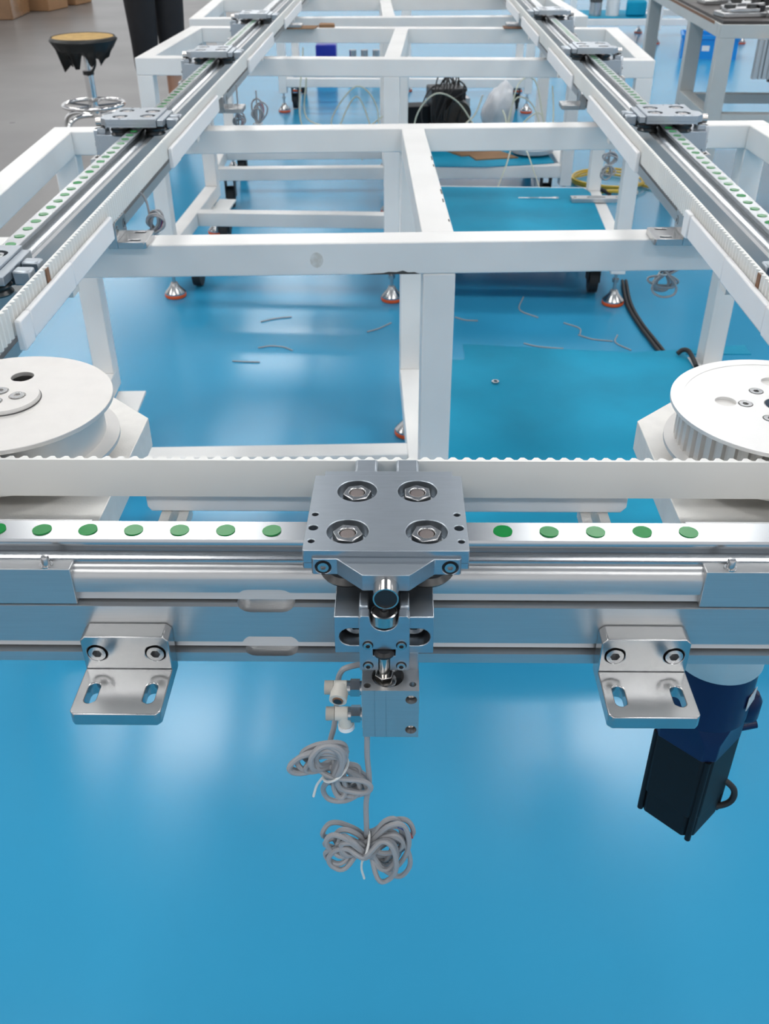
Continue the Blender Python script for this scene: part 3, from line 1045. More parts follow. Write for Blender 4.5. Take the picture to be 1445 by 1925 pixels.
def cable_bundle(label, base, lead, axis, side, lenA, lenB, widA, widB, n, seed, r=0.0019, tilt=0.15, rotz=0.0, group='coiled grey cables'):
    t = thing('cable_bundle', label, 'cable', base, rotz, group)
    ax, sd = Vector(axis).normalized(), Vector(side).normalized()
    dp = ax.cross(sd)
    path = bundle_loops(ax, sd, dp, lenA, lenB, widA, widB, n, seed, tilt)
    g = tube(path, r, 8, False, 5)
    if lead:
        g = join(g, tube(list(lead) + [path[0]], r, 8, False, 6))
    obj('cable', g, M_GREYCAB, t)
    ring = []
    for i in range(20):
        a = 2 * PI * i / 20
        ring.append(tuple(sd * (0.0105 * math.cos(a)) + dp * (0.0095 * math.sin(a)) + ax * (0.002 * math.cos(a))))
    obj('cable_tie', join(tube(ring, 0.0010, 6, True, 2), tube([tuple(sd * -0.010 + dp * -0.004), tuple(sd * -0.016 - ax * 0.002 + Vector((0, 0, -0.008))), tuple(sd * -0.018 + Vector((0, 0, -0.020)))], 0.0009, 6)), M_TIE, t)
    off = dp * -0.0045
    obj('red_core', tube([tuple(ax * (lenA * u) + sd * (widA * w) + off) for u, w in ((0.05, 0.2), (0.35, 0.72), (0.75, 0.7), (0.95, 0.25))], 0.0006, 6), M_RED, t)
    obj('blue_core', tube([tuple(ax * (lenA * u) + sd * (widA * w) + off) for u, w in ((0.05, 0.1), (0.35, 0.62), (0.72, 0.62), (0.92, 0.1))], 0.0006, 6), M_BLUEW, t)
    return t


# front bundles hang from the stopper (x, y, z world): the upper, tilted one and the lower, level one
b1 = (-0.0431, 0.4320, 0.7340)
w1 = [(-0.0170, 0.452, 0.8127), (-0.0330, 0.447, 0.8126), (-0.0382, 0.447, 0.8079), (-0.0406, 0.447, 0.7976), (-0.0419, 0.447, 0.7785), (-0.0439, 0.445, 0.7611), (-0.0466, 0.440, 0.7480)]
cable_bundle('coiled grey cable, upper and tilted, hanging from the front air cylinder', b1, [tuple(Vector(q) - Vector(b1)) for q in w1],
             (-0.45, 0, 0.89), (0.89, 0, 0.45), 0.029, 0.031, 0.019, 0.013, 9, 12, tilt=0.5)
b2 = (-0.0240, 0.4300, 0.6560)
w2 = [(-0.0213, 0.440, 0.792), (-0.0213, 0.434, 0.7703), (-0.0216, 0.432, 0.7477), (-0.0205, 0.432, 0.7215), (-0.0230, 0.432, 0.6997), (-0.0230, 0.431, 0.6741)]
cable_bundle('coiled grey cable, lower and level, on a long straight lead below the cylinder', b2, [tuple(Vector(q) - Vector(b2)) for q in w2],
             (0.985, 0, -0.08), (0.08, 0, 0.985), 0.035, 0.029, 0.025, 0.011, 10, 31, tilt=0.6)
cable_bundle('coiled cable hanging behind the left table bracket', (-0.408, 1.53, 0.755), [(-0.02, 0, 0.07), (-0.005, 0, 0.05)], (0.35, 0, 0.93), (0.93, 0, -0.35), 0.034, 0.045, 0.014, 0.014, 6, 5)
cable_bundle('coiled cable hanging below the right end of the nearest front tube', (0.425, 1.50, 0.700), [(0.02, 0, 0.09), (0.01, 0, 0.05)], (0.1, 0, 1), (1, 0, -0.1), 0.034, 0.034, 0.022, 0.022, 7, 8)
cable_bundle('coiled cable beside the left bracket that hangs free', (-0.360, 2.46, 0.735), [(0.0, 0, 0.075), (0.0, 0, 0.06)], (0.15, 0, 1), (1, 0, -0.15), 0.05, 0.05, 0.016, 0.016, 6, 13)
cable_bundle('small coiled cable directly below the left bracket that hangs free', (-0.405, 2.45, 0.725), [(0.0, 0, 0.10), (0.0, 0, 0.05)], (0.0, 0, 1), (1, 0, 0.0), 0.035, 0.045, 0.012, 0.014, 5, 17)
cable_bundle('coiled cable against the rear right leg of the second table', (0.545, 2.62, 0.600), [(0.02, 0, 0.18), (0.0, 0, 0.06)], (0.1, 0, 1), (1, 0, -0.1), 0.035, 0.040, 0.018, 0.018, 6, 19)

# ------------------------------------------------------------------ white frame tables
TW = 0.795
BM = 0.05


def build_table(D, cross_left=True, mid_left=0.40, front_low=False, right_frame=True):
    t = thing('frame_table', '', 'table', (0, 0, 0), 0, 'white steel frame tables')
    z0, z1 = TT - BM, TT
    tb = lambda nm, *q: obj(nm, box(*q), M_WHITE, t, bevel=0.0022)
    tb('front_beam', -TW, TW, 0, BM, z0, z1)
    tb('back_beam', -TW, TW, D - BM, D, z0, z1)
    tb('side_beam', -TW, -TW + BM, BM, D - BM, z0, z1)
    tb('side_beam', TW - BM, TW, BM, D - BM, z0, z1)
    tb('centre_beam', -BM / 2, BM / 2, BM, D - BM, z0, z1)
    for (x, y) in ((-TW + 0.025, 0.025), (TW - 0.025, 0.025), (-TW + 0.025, D - 0.025), (TW - 0.025, D - 0.025), (0, 0.025), (0, D - 0.025)):
        back = y > 0.1
        tb('leg', x - 0.025, x + 0.025, y - 0.025, y + 0.025, 0.2 if back else 0.115, z0)
        fy = y if not back else y
        ft = obj('levelling_foot', join(lathe([(0.006, 0.040), (0.006, 0.150)], (x, fy, 0), 14), lathe([(0.036, 0.012), (0.036, 0.018), (0.017, 0.040), (0.012, 0.052), (0.0, 0.052)], (x, fy, 0), 28),
                                        lathe([(0.012, 0.08), (0.012, 0.092)], (x, fy, 0), 6)), M_NICKEL, t)
        obj('orange_pad', lathe([(0.034, 0.0), (0.0375, 0.004), (0.0375, 0.012), (0.034, 0.0135)], (x, fy, 0), 28), M_ORANGE, ft)
    for x in (-TW + 0.025, 0.0, TW - 0.025):
        tb('lower_side_rail', x - 0.025, x + 0.025, BM, D, 0.15, 0.2)
    tb('lower_cross_rail', -TW + BM, -0.025, mid_left - 0.025, mid_left + 0.025, 0.15, 0.2)
    if right_frame:
        tb('lower_cross_rail', 0.025, TW - BM, 0.0, BM, 0.15, 0.2)
        tb('lower_cross_rail', 0.025, TW - BM, D - BM, D, 0.15, 0.2)
    if front_low:
        tb('lower_cross_rail', -TW + BM, -0.025, 0.0, BM, 0.15, 0.2)
    for (x, y) in ((-TW + 0.085, D - 0.13), (TW - 0.085, D - 0.13), (-TW + 0.085, 0.14), (TW - 0.085, 0.14)):
        cp = obj('caster_plate', box(x - 0.035, x + 0.035, y - 0.09, y + 0.09, 0.140, 0.147), M_WHITE, t, bevel=0.001)
        obj('caster_fork', join(box(x - 0.022, x - 0.018, y - 0.03, y + 0.03, 0.045, 0.139), box(x + 0.018, x + 0.022, y - 0.03, y + 0.03, 0.045, 0.139), box(x - 0.022, x + 0.022, y - 0.03, y + 0.03, 0.125, 0.139)), M_RUBBER, cp)
        obj('caster_wheel', cyl((x - 0.015, y, 0.047), (x + 0.015, y, 0.047), 0.045, 24), M_RUBBER, cp)
    return t


t1 = build_table(0.835, mid_left=0.385)
t1.location = (0.055, 1.412, 0)
t1.rotation_euler = (0, 0, R(2.7))
t1['label'] = 'white square-tube frame table nearest to the camera'
chip = [(-0.060, 0.0), (-0.040, 0.0016), (-0.026, 0.0022), (-0.018, 0.0040), (-0.006, 0.0034), (0.004, 0.0056), (0.012, 0.0028), (0.022, 0.0030), (0.030, 0.0)]
obj('paint_chip', front_plate([(x - 0.060, z + TT - BM + 0.0004) for x, z in chip], [], -0.0004, 0.0), M_CHIP, t1)
obj('scuff_mark', front_plate([(-0.187 + 0.010 * math.cos(a), 0.752 + 0.012 * math.sin(a)) for a in [k * PI / 6 for k in range(12)]], [], -0.0003, 0.0),
    mat('brown_smudge', (0.60, 0.57, 0.52, 1), 0.5, col2=(0.74, 0.74, 0.72, 1), scale=90), t1)
for k, (dx, dy) in enumerate(((0.0205, 0.21), (0.0215, 0.26), (0.0210, 0.45), (0.0215, 0.50), (0.0208, 0.10))):
    obj('edge_scratch', box(dx, dx + 0.0022, dy, dy + (0.02, 0.03, 0.015, 0.03, 0.012)[k], TT, TT + 0.0003), M_CHIP, t1)

t2 = build_table(0.775, mid_left=0.38, front_low=True)
t2.location = (-0.042, 3.165, 0)
t2.rotation_euler = (0, 0, R(-2.2))
t2['label'] = 'white square-tube frame table, second from the camera'
t3 = build_table(0.78, mid_left=0.39, front_low=True)
t3.location = (-0.065, 4.225, 0)
t3.rotation_euler = (0, 0, R(2.4))
t3['label'] = 'white square-tube frame table, third from the camera'
dup(t3, (0.0, 6.42, 0), R(-1.0), 'white square-tube frame table, farthest behind under the belts')
dup(t3, (2.25, 9.45, 0), R(0.5), 'white frame table far back beyond the third table, near the grey workbench')

# mats on the lower shelves and what lies on them


def slab(name, label, cat, pts, z0, z1, m, group=None, bevel=0.0):
    cx_ = sum(p[0] for p in pts) / len(pts)
    cy_ = sum(p[1] for p in pts) / len(pts)
    o = obj(name, plate([(x - cx_, y - cy_) for x, y in pts], [], 0, z1 - z0), m, None, bevel=bevel)
    o.location = (cx_, cy_, z0)
    return tag(o, label, cat, group)


slab('shelf_mat', 'large cyan blue mat spread on the lower shelf of the nearest table', 'mat',
     [(0.092, 1.475), (0.765, 1.50), (0.735, 2.205), (0.735, 2.292), (0.905, 2.292), (0.905, 2.350), (0.73, 2.318), (0.60, 2.300), (0.40, 2.32), (0.16, 2.350), (0.160, 2.250), (0.060, 2.246), (0.066, 2.2)], 0.2005, 0.2035, M_MAT, 'blue shelf mats')
slab('shelf_mat', 'cyan blue mat on the lower shelf of the second table', 'mat',
     [(0.030, 3.225), (0.705, 3.200), (0.735, 3.83), (0.72, 3.89), (0.070, 3.91)], 0.2005, 0.2035, M_MAT, 'blue shelf mats')
slab('shelf_mat', 'cyan blue mat with a sagging front edge on the third table shelf', 'mat',
     [(-0.02, 4.255), (0.15, 4.232), (0.35, 4.232), (0.50, 4.256), (0.655, 4.30), (0.62, 4.98), (-0.02, 4.96)], 0.2005, 0.2035, M_MAT, 'blue shelf mats')
slab('shelf_mat', 'cyan blue mat on the far white table beside the workbench', 'mat',
     [(1.52, 9.51), (2.21, 9.51), (2.21, 10.15), (1.52, 10.15)], 0.2005, 0.2035, M_MAT, 'blue shelf mats')
nut = obj('loose_nut', shift(plate(hexa(0, 0, 0.0095), [circ(0, 0, 0.0052, 16)], 0, 0.006), (0, 0, 0)), M_NICKEL, None, bevel=0.0004)
nut.location = (0.227, 2.112, 0.2036)
tag(nut, 'single loose nut lying on the nearest blue mat', 'nut')
wr = obj('flat_spanner', plate([(-0.08, -0.006), (0.045, -0.007), (0.062, -0.012), (0.078, -0.008), (0.074, 0.0), (0.080, 0.010), (0.062, 0.012), (0.045, 0.005), (-0.08, 0.004)], [], 0, 0.005), M_CHROME)
wr.location = (0.522, 3.732, 0.2036)
tag(wr, 'bright slim spanner lying on the second table mat', 'tool')
bar = thing('clamp_bar', 'grey metal bar with bolt holes lying across the mat rear corner', 'metal bar', (0.735, 3.70, 0.2036), R(1))
obj('bar_body', plate([(-0.095, -0.022), (0.095, -0.022), (0.095, 0.022), (-0.095, 0.022)], [circ(x, 0, 0.006, 14) for x in (-0.08, -0.03, 0.03, 0.08)], 0, 0.016), M_ALU, bar, bevel=0.001)
for x in (-0.08, 0.03):
    obj('bolt', shift(socket_screw(0.0055, 0.010), (x, 0, 0.004)), M_NICKEL, bar)
cb = slab('cardboard_sheet', 'torn piece of brown cardboard on the third table mat', 'cardboard', [(0.165, 4.54), (0.255, 4.405), (0.290, 4.415), (0.315, 4.335), (0.505, 4.375), (0.40, 4.55)], 0.2036, 0.209, M_CARD)
wp = obj('wrapped_coil', join(lathe([(0.05, 0.0), (0.095, 0.01), (0.105, 0.03), (0.09, 0.05), (0.05, 0.055), (0.045, 0.02)], n=36)), M_BAG)
wp.location = (0.575, 4.47, 0.2036)
tag(wp, 'clear film wrapped coil lying on the third table mat', 'coil')
tub_curves = [
    [(0.49, 4.43, 0.262), (0.46, 4.30, 0.25), (0.435, 4.215, 0.205), (0.40, 4.17, 0.12), (0.385, 4.15, 0.02)],
    [(0.50, 4.43, 0.262), (0.53, 4.30, 0.25), (0.55, 4.215, 0.205), (0.585, 4.17, 0.12), (0.62, 4.14, 0.02)],
]
for k, c in enumerate(tub_curves):
    o = obj('air_tube', shift(tube(c, 0.003, 6), (-c[0][0], -c[0][1], -c[-1][2])), M_TUBE)
    o.location = (c[0][0], c[0][1], c[-1][2])
    tag(o, ['pale air tube hanging down towards the middle from the wrapped coil', 'pale air tube hanging down towards the right leg from the wrapped coil'][k], 'tube', 'pale air tubes')

# electric parts on the third table
em = thing('control_box', 'dark electrical assembly tangled with black wires on the third table shelf', 'electrical box', (0.195, 4.74, 0.2036), R(10))
obj('housing', box(-0.085, 0.075, -0.07, 0.07, 0.0, 0.235), M_BLACK, em, bevel=0.006)
obj('motor_can', cyl((0.03, -0.11, 0.13), (0.03, 0.03, 0.16), 0.062, 24), M_DARK, em)
obj('side_case', box(-0.20, -0.09, -0.05, 0.06, 0.0, 0.16), M_MOTORBLK, em, bevel=0.004)
obj('metal_cover', box(0.076, 0.10, -0.05, 0.05, 0.03, 0.19), M_NICKEL, em, bevel=0.002)
rw = random.Random(4)
for k in range(9):
    a = rw.uniform(-0.15, 0.05)
    pts = [(a, -0.08, 0.02), (a + rw.uniform(-.05, .05), -0.12, rw.uniform(0.1, 0.2)), (a + rw.uniform(-.02, .12), -0.06, rw.uniform(0.22, 0.29)), (a + 0.08, 0.03, rw.uniform(0.2, 0.28)), (a + 0.10, -0.05, rw.uniform(0.05, 0.15))]
    obj('wire', tube(pts, 0.0035, 6), M_RUBBER, em)
bag = bpy.data.meshes.new('bag')
bm = bmesh.new()
bmesh.ops.create_icosphere(bm, subdivisions=4, radius=1.0)
for v in bm.verts:
    n_ = noise.noise(v.co * 2.3) * 0.16 + noise.noise(v.co * 5.1) * 0.07
    v.co *= 1 + n_
    v.co = Vector((v.co.x * 0.075 * (1 - 0.25 * max(0, v.co.z)), v.co.y * 0.06, v.co.z * 0.13 + 0.12))
    v.co.z = max(0.0, v.co.z)
bm.to_mesh(bag)
bm.free()
for p_ in bag.polygons:
    p_.use_smooth = True
bag.materials.append(M_BAG)
bo_ = bpy.data.objects.new('plastic_bag', bag)
COL.objects.link(bo_)
bo_.location = (0.415, 4.80, 0.2036)
bo_.rotation_euler = (0, 0.25, 0)
tag(bo_, 'crumpled white plastic bag beside the dark electrical assembly', 'bag')
rt_ = random.Random(9)
tl = [
    ([(0.02, 4.55, 0.23), (0.10, 4.45, 0.30), (0.22, 4.42, 0.29), (0.30, 4.45, 0.23), (0.36, 4.55, 0.22)], 'pale tube arching in front of the dark electrical assembly'),
    ([(0.22, 4.44, 0.22), (0.26, 4.45, 0.32), (0.31, 4.46, 0.37), (0.34, 4.46, 0.45)], 'pale tube standing up between the assembly and the white bag'),
    ([(0.46, 4.62, 0.22), (0.50, 4.63, 0.40), (0.58, 4.63, 0.38), (0.64, 4.62, 0.25)], 'pale tube arching to the right of the white bag'),
    ([(0.46, 4.50, 0.22), (0.455, 4.52, 0.33), (0.44, 4.55, 0.37)], 'short pale tube curling beside the white bag'),
    ([(0.66, 4.50, 0.21), (0.665, 4.52, 0.35), (0.655, 4.56, 0.47)], 'pale tube rising near the right rear wheel'),
    ([(-0.30, 4.61, 0.206), (-0.335, 4.61, 0.32), (-0.22, 4.61, 0.46), (-0.13, 4.61, 0.38), (-0.12, 4.61, 0.206)], 'large loop of pale tube left of the centre legs'),
    ([(-0.26, 4.60, 0.206), (-0.30, 4.60, 0.28), (-0.22, 4.60, 0.42), (-0.16, 4.60, 0.30), (-0.15, 4.60, 0.206)], 'smaller loop of pale tube inside the large one'),
    ([(-0.44, 4.60, 0.206), (-0.48, 4.60, 0.35), (-0.45, 4.60, 0.62)], 'thin pale tube hanging straight left of the loops'),
    ([(-0.20, 4.70, 0.12), (-0.32, 4.66, 0.26), (-0.45, 4.60, 0.33), (-0.44, 4.58, 0.50)], 'kinked pale tube behind the loops'),
    ([(0.03, 4.62, 0.21), (0.06, 4.56, 0.36), (0.14, 4.55, 0.44), (0.24, 4.57, 0.40), (0.33, 4.58, 0.28)], 'pale tube looped across the top of the dark electrical assembly'),
    ([(0.05, 4.50, 0.21), (0.16, 4.48, 0.255), (0.28, 4.50, 0.25), (0.36, 4.56, 0.30)], 'pale tube lying low in front of the dark electrical assembly'),
    ([(0.50, 4.66, 0.21), (0.56, 4.68, 0.30), (0.63, 4.68, 0.33), (0.66, 4.66, 0.22)], 'low flat arch of pale tube near the right rear wheel'),
    ([(0.48, 4.72, 0.21), (0.52, 4.74, 0.44), (0.60, 4.76, 0.46), (0.65, 4.74, 0.30)], 'tall arch of pale tube behind the white bag'),
    ([(-0.38, 4.632, 0.206), (-0.36, 4.632, 0.24), (-0.26, 4.632, 0.25), (-0.16, 4.632, 0.29), (-0.10, 4.63, 0.33)], 'pale tube stretched sideways across the two loops'),
    ([(-0.40, 4.588, 0.206), (-0.30, 4.588, 0.30), (-0.18, 4.588, 0.25), (-0.11, 4.588, 0.206)], 'flat arch of pale tube lying in front of the loops'),
    ([(-0.09, 4.40, 0.21), (-0.10, 4.42, 0.29), (-0.07, 4.43, 0.34), (-0.045, 4.44, 0.28)], 'bright curled tube end close to the centre leg'),
]
for pts, lab in tl:
    c0 = Vector(pts[0])
    o = obj('air_tube', tube([Vector(q) - c0 for q in pts], 0.0036, 6), M_TUBE)
    o.location = c0
    tag(o, lab, 'tube', 'pale air tubes')

# yellow hose coil and black lead on the floor at the right
yh = thing('hose_coil', 'coil of yellow hose on the floor right of the third table', 'hose', (0.98, 4.75, 0.0))
for k in range(3):
    pts = []
    for i in range(14):
        a = 2 * PI * i / 14
        rr = 0.155 + 0.012 * k + rt_.uniform(-0.006, 0.006)
        pts.append((rr * math.cos(a) + 0.01 * k, rr * 0.95 * math.sin(a), 0.007 + 0.009 * k + rt_.uniform(0, 0.003)))
    obj('hose_turn', tube(pts, 0.0055, 8, True, 3), M_YELLOW, yh)
obj('hose_end', tube([(0.14, -0.05, 0.01), (0.22, -0.12, 0.008), (0.30, -0.10, 0.008)], 0.0065, 8), M_YELLOW, yh)
hp = thing('plug_pile', 'heap of dark connectors and yellow leads beside the hose coil', 'connectors', (0.82, 4.52, 0.0))
for k in range(7):
    x = -0.22 + 0.065 * k
    g = tube([(x, rt_.uniform(-.03, .03), 0.015), (x + 0.05, rt_.uniform(-.03, .03), 0.03), (x + 0.10, rt_.uniform(-.03, .03), 0.012)], 0.009, 7)
    obj('lead', g, (M_BLACK, M_YELLOW, M_BLACK, M_FITTING, M_BLACK, M_YELLOW, M_FITTING)[k], hp)
lead = obj('floor_cable', shift(tube([(0.86, 3.95, 0.006), (1.0, 3.92, 0.006), (1.2, 3.85, 0.006), (1.5, 3.80, 0.006)], 0.006, 8), (-0.86, -3.95, 0)), M_RUBBER)
lead.location = (0.86, 3.95, 0)
tag(lead, 'thin black cable on the floor behind the nearest right leg', 'cable')
kc = thing('power_cable', 'pair of thick black cables running from the table foot to the blue mat', 'cable', (0.812, 3.26, 0))
obj('cable_strand', tube([(0.0, 0.10, 0.012), (-0.025, -0.12, 0.010), (-0.022, -0.30, 0.009), (-0.005, -0.47, 0.009), (0.003, -0.58, 0.009), (0.004, -0.80, 0.009), (0.0, -0.93, 0.012)], 0.0060, 10), M_RUBBER, kc)
obj('cable_strand', tube([(-0.013, 0.10, 0.012), (-0.038, -0.12, 0.010), (-0.035, -0.30, 0.009), (-0.020, -0.47, 0.009), (-0.011, -0.58, 0.009), (-0.012, -0.80, 0.009), (-0.014, -0.93, 0.012)], 0.0060, 10), M_RUBBER, kc)
ce = obj('cable_end', tube([(-0.012, 0.0, 0.006), (0.0, 0.004, 0.014), (0.012, -0.004, 0.016), (0.018, -0.03, 0.010), (0.016, -0.08, 0.007)], 0.0062, 10), M_RUBBER)
ce.location = (0.722, 2.278, 0.2040)
tag(ce, 'bent black cable end rising over the mat edge behind the drive pulley', 'cable')

# wire offcuts on the blue floor
offc = [
    ([(-0.477, 2.984), (-0.43, 3.012), (-0.378, 3.027)], 'grey wire offcut on the floor left of the foot, farthest one'),
    ([(-0.458, 2.771), (-0.42, 2.785), (-0.38, 2.778), (-0.347, 2.752)], 'curved grey wire offcut lying on the bright floor reflection'),
    ([(-0.524, 2.671), (-0.48, 2.666), (-0.439, 2.664)], 'straight grey wire offcut nearest the idler pulley'),
    ([(-0.117, 2.902), (-0.08, 2.93), (-0.04, 2.979)], 'grey wire offcut just below the centre table foot'),
    ([(0.175, 3.03), (0.21, 3.005), (0.25, 3.00)], 'pale wire offcut right of the centre leg'),
    ([(0.425, 3.22), (0.40, 3.10), (0.455, 3.03)], 'thin dark wire offcut under the second table'),
    ([(0.385, 2.815), (0.43, 2.79), (0.505, 2.775)], 'grey wire offcut along the edge of the blue mat'),
    ([(0.535, 2.985), (0.58, 2.94), (0.575, 2.89)], 'short upper wire offcut near the power cables'),
    ([(0.568, 2.885), (0.61, 2.85), (0.67, 2.835)], 'lower wire offcut touching the short one near the power cables'),
    ([(0.695, 2.885), (0.678, 2.825), (0.715, 2.765)], 'bent wire offcut closest to the power cables'),
]
for pts, lab in offc:
    c0 = pts[0]
    o = obj('wire_offcut', tube([(x - c0[0], y - c0[1], 0.0024) for x, y in pts], 0.0021, 6), M_GREYCAB)
    o.location = (c0[0], c0[1], 0)
    tag(o, lab, 'wire', 'wire offcuts on the floor')
gd = obj('green_plug_cap', lathe([(0.0078, 0), (0.0078, 0.0015), (0.0070, 0.0020), (0, 0.0020)], n=20), M_GREEN)
gd.location = (-0.385, 1.640, 0)
tag(gd, 'loose green plug cap lying on the floor behind the front rail', 'plug')

# cardboard shims
slab('cardboard_shim', 'folded cardboard shim under the left bracket on the second table', 'cardboard', [(-0.46, 3.86), (-0.335, 3.86), (-0.325, 3.95), (-0.46, 3.95)], 0.7785, 0.7815, M_CARD, 'cardboard shims')
slab('cardboard_shim', 'loose cardboard flap next to the left bracket on the second table', 'cardboard', [(-0.32, 3.905), (-0.262, 3.91), (-0.268, 3.96), (-0.32, 3.965)], 0.7785, 0.7885, M_CARD, 'cardboard shims')
slab('cardboard_shim', 'dark cardboard shim under the right bracket on the second table', 'cardboard', [(0.36, 3.86), (0.46, 3.86), (0.46, 3.93), (0.36, 3.93)], 0.7785, 0.7815, M_RUST, 'cardboard shims')
# things farther back under the belts
slab('deep_blue_bin', 'deep blue plastic bin behind the third table', 'bin', [(-0.655, 7.60), (-0.505, 7.60), (-0.505, 7.72), (-0.655, 7.72)], 0.0, 0.24, M_DKBLUE, bevel=0.01)
for k in range(3):
    t = thing('machined_block', ['grey machined block beside the deep blue bin', 'grey machined block in the middle of the far row', 'grey machined block nearest the far centre leg'][k], 'metal part', (-0.385 + 0.085 * k, 7.65, 0.0), 0, 'machined blocks behind the farthest table')
    obj('block_body', box(-0.036, 0.036, -0.04, 0.04, 0, 0.15), M_ALU, t, bevel=0.004)
    obj('boss', lathe([(0.026, 0.15), (0.026, 0.20)], n=20), M_NICKEL, t)
slab('shelf_board', 'pale board on the lower shelf of the farthest table', 'board', [(-0.76, 6.48), (0.74, 6.46), (0.75, 7.15), (-0.75, 7.17)], 0.2005, 0.2, M_WHITE) if False else None

fb_ = slab('folded_cloth', 'teal folded cloth on the far white table mat', 'cloth', [(1.98, 9.62), (2.16, 9.60), (2.18, 9.80), (2.02, 9.82)], 0.2037, 0.33, M_MAT, bevel=0.02)
wc = obj('paper_roll', lathe([(0.06, 0.0), (0.06, 0.20), (0.02, 0.20), (0.02, 0.02)], n=24), M_PAPER)
wc.location = (1.88, 9.72, 0.2037)
tag(wc, 'white paper roll standing on the far white table mat', 'roll')
cc = thing('metal_canister', 'grey canister with lid on the far white table mat', 'canister', (1.72, 9.70, 0.2037))
obj('canister_body', lathe([(0.055, 0.0), (0.055, 0.11), (0.05, 0.115)], n=24), M_NICKEL, cc)
obj('lid', lathe([(0.057, 0.112), (0.057, 0.135), (0.05, 0.14)], n=24), M_DARK, cc)

# ------------------------------------------------------------------ grey workbench at the right
wb = thing('workbench', 'grey steel workbench with dark worktop full of metal parts', 'workbench', (1.172, 3.95, 0), R(-2.0))
bt = lambda nm, *q: obj(nm, box(*q), M_BENCH, wb, bevel=0.002)
bt('front_apron', 0, 1.5, 0, 0.05, 0.735, 0.782)
bt('side_apron', 0, 0.05, 0.05, 1.9, 0.735, 0.782)
bt('back_apron', 0, 1.5, 1.85, 1.9, 0.735, 0.782)
obj('worktop', box(0.008, 1.5, 0.008, 1.9, 0.783, 0.793), M_BENCHTOP, wb)
obj('rusty_edge', box(-0.0006, 0.0, 0.10, 1.3, 0.772, 0.783), M_RUST, wb)
for (x, y) in ((0.0, 0.0), (0.0, 0.50), (0.0, 1.42), (0.16, 0.62), (0.75, 0.0), (1.44, 0.0)):
    bt('leg', x, x + 0.06, y, y + 0.05, 0.0, 0.735)
    obj('foot_cap', box(x - 0.002, x + 0.062, y - 0.002, y + 0.052, 0.0, 0.018), M_RUBBER, wb)
bt('lower_rail', 0.06, 0.75, 0.0, 0.05, 0.42, 0.47)
bt('lower_rail', 0.0, 0.05, 0.05, 0.50, 0.42, 0.47)
bt('lower_rail', 0.06, 0.75, 0.60, 0.64, 0.40, 0.44)
ap = thing('aluminium_post', 'grooved aluminium post with black clamp hanging under the workbench front', 'profile', (1.315, 3.915, 0.60))
for dx in (0.0, 0.034):
    obj('profile_bar', plate([(dx, 0), (dx + 0.009, 0), (dx + 0.009, 0.006), (dx + 0.019, 0.006), (dx + 0.019, 0), (dx + 0.028, 0), (dx + 0.028, 0.028), (dx, 0.028)], [], 0, 0.134), M_ALU, ap)
obj('clamp', join(cyl((0.10, 0.01, 0.03), (0.10, 0.01, 0.09), 0.022, 16), box(0.06, 0.14, 0, 0.02, -0.01, 0.02)), M_BLACK, ap)
rp = random.Random(21)
spots = [(1.28, 4.10), (1.46, 4.06), (1.36, 4.30), (1.56, 4.28), (1.33, 4.55), (1.55, 4.55), (1.42, 4.85), (1.65, 4.85)]
plab = ['front left', 'front right', 'second row left', 'second row right', 'third row left', 'third row right', 'back row left', 'back row right']
mp0 = None
for k, (x, y) in enumerate(spots):
    lab = 'grey machined slide part on the workbench, %s of the lot' % plab[k]
    if mp0 is None:
        mp0 = thing('slide_part', lab, 'metal part', (x, y, 0.793), R(8), 'machined parts on the workbench')
        obj('slide_body', join(box(-0.085, 0.085, -0.05, 0.05, 0.0, 0.018), box(-0.06, 0.06, -0.04, 0.04, 0.018, 0.03)), M_NICKEL, mp0, bevel=0.003)
        for sx in (-0.045, 0.045):
            obj('bearing', lathe([(0.022, 0.03), (0.022, 0.042), (0.01, 0.042), (0.01, 0.030)], (sx, 0, 0), 20), M_DARK, mp0)
        obj('end_block', box(0.06, 0.084, -0.03, 0.03, 0.018, 0.04), M_BLACK, mp0, bevel=0.002)
    else:
        dup(mp0, (x, y, 0.793), R(rp.uniform(-15, 25)), lab)
cr = thing('storage_crate', 'bright blue plastic crate on the floor behind the workbench legs', 'crate', (2.52, 8.75, 0), R(-12))
obj('crate_wall', join(box(-0.22, 0.22, -0.16, -0.15, 0.01, 0.17), box(-0.22, 0.22, 0.15, 0.16, 0.01, 0.17), box(-0.22, -0.21, -0.15, 0.15, 0.01, 0.17), box(0.21, 0.22, -0.15, 0.15, 0.01, 0.17)), M_BLUEBOX, cr)
obj('crate_floor', box(-0.22, 0.22, -0.16, 0.16, 0.0, 0.01), M_BLUEBOX, cr)
obj('rim', join(box(-0.232, 0.232, -0.172, -0.16, 0.15, 0.175), box(-0.232, 0.232, 0.16, 0.172, 0.15, 0.175), box(-0.232, -0.22, -0.16, 0.16, 0.15, 0.175), box(0.22, 0.232, -0.16, 0.16, 0.15, 0.175)), M_BLUEBOX, cr)
obj('paper_tag', box(-0.06, 0.0, -0.1615, -0.1605, 0.06, 0.10), M_PAPER, cr)

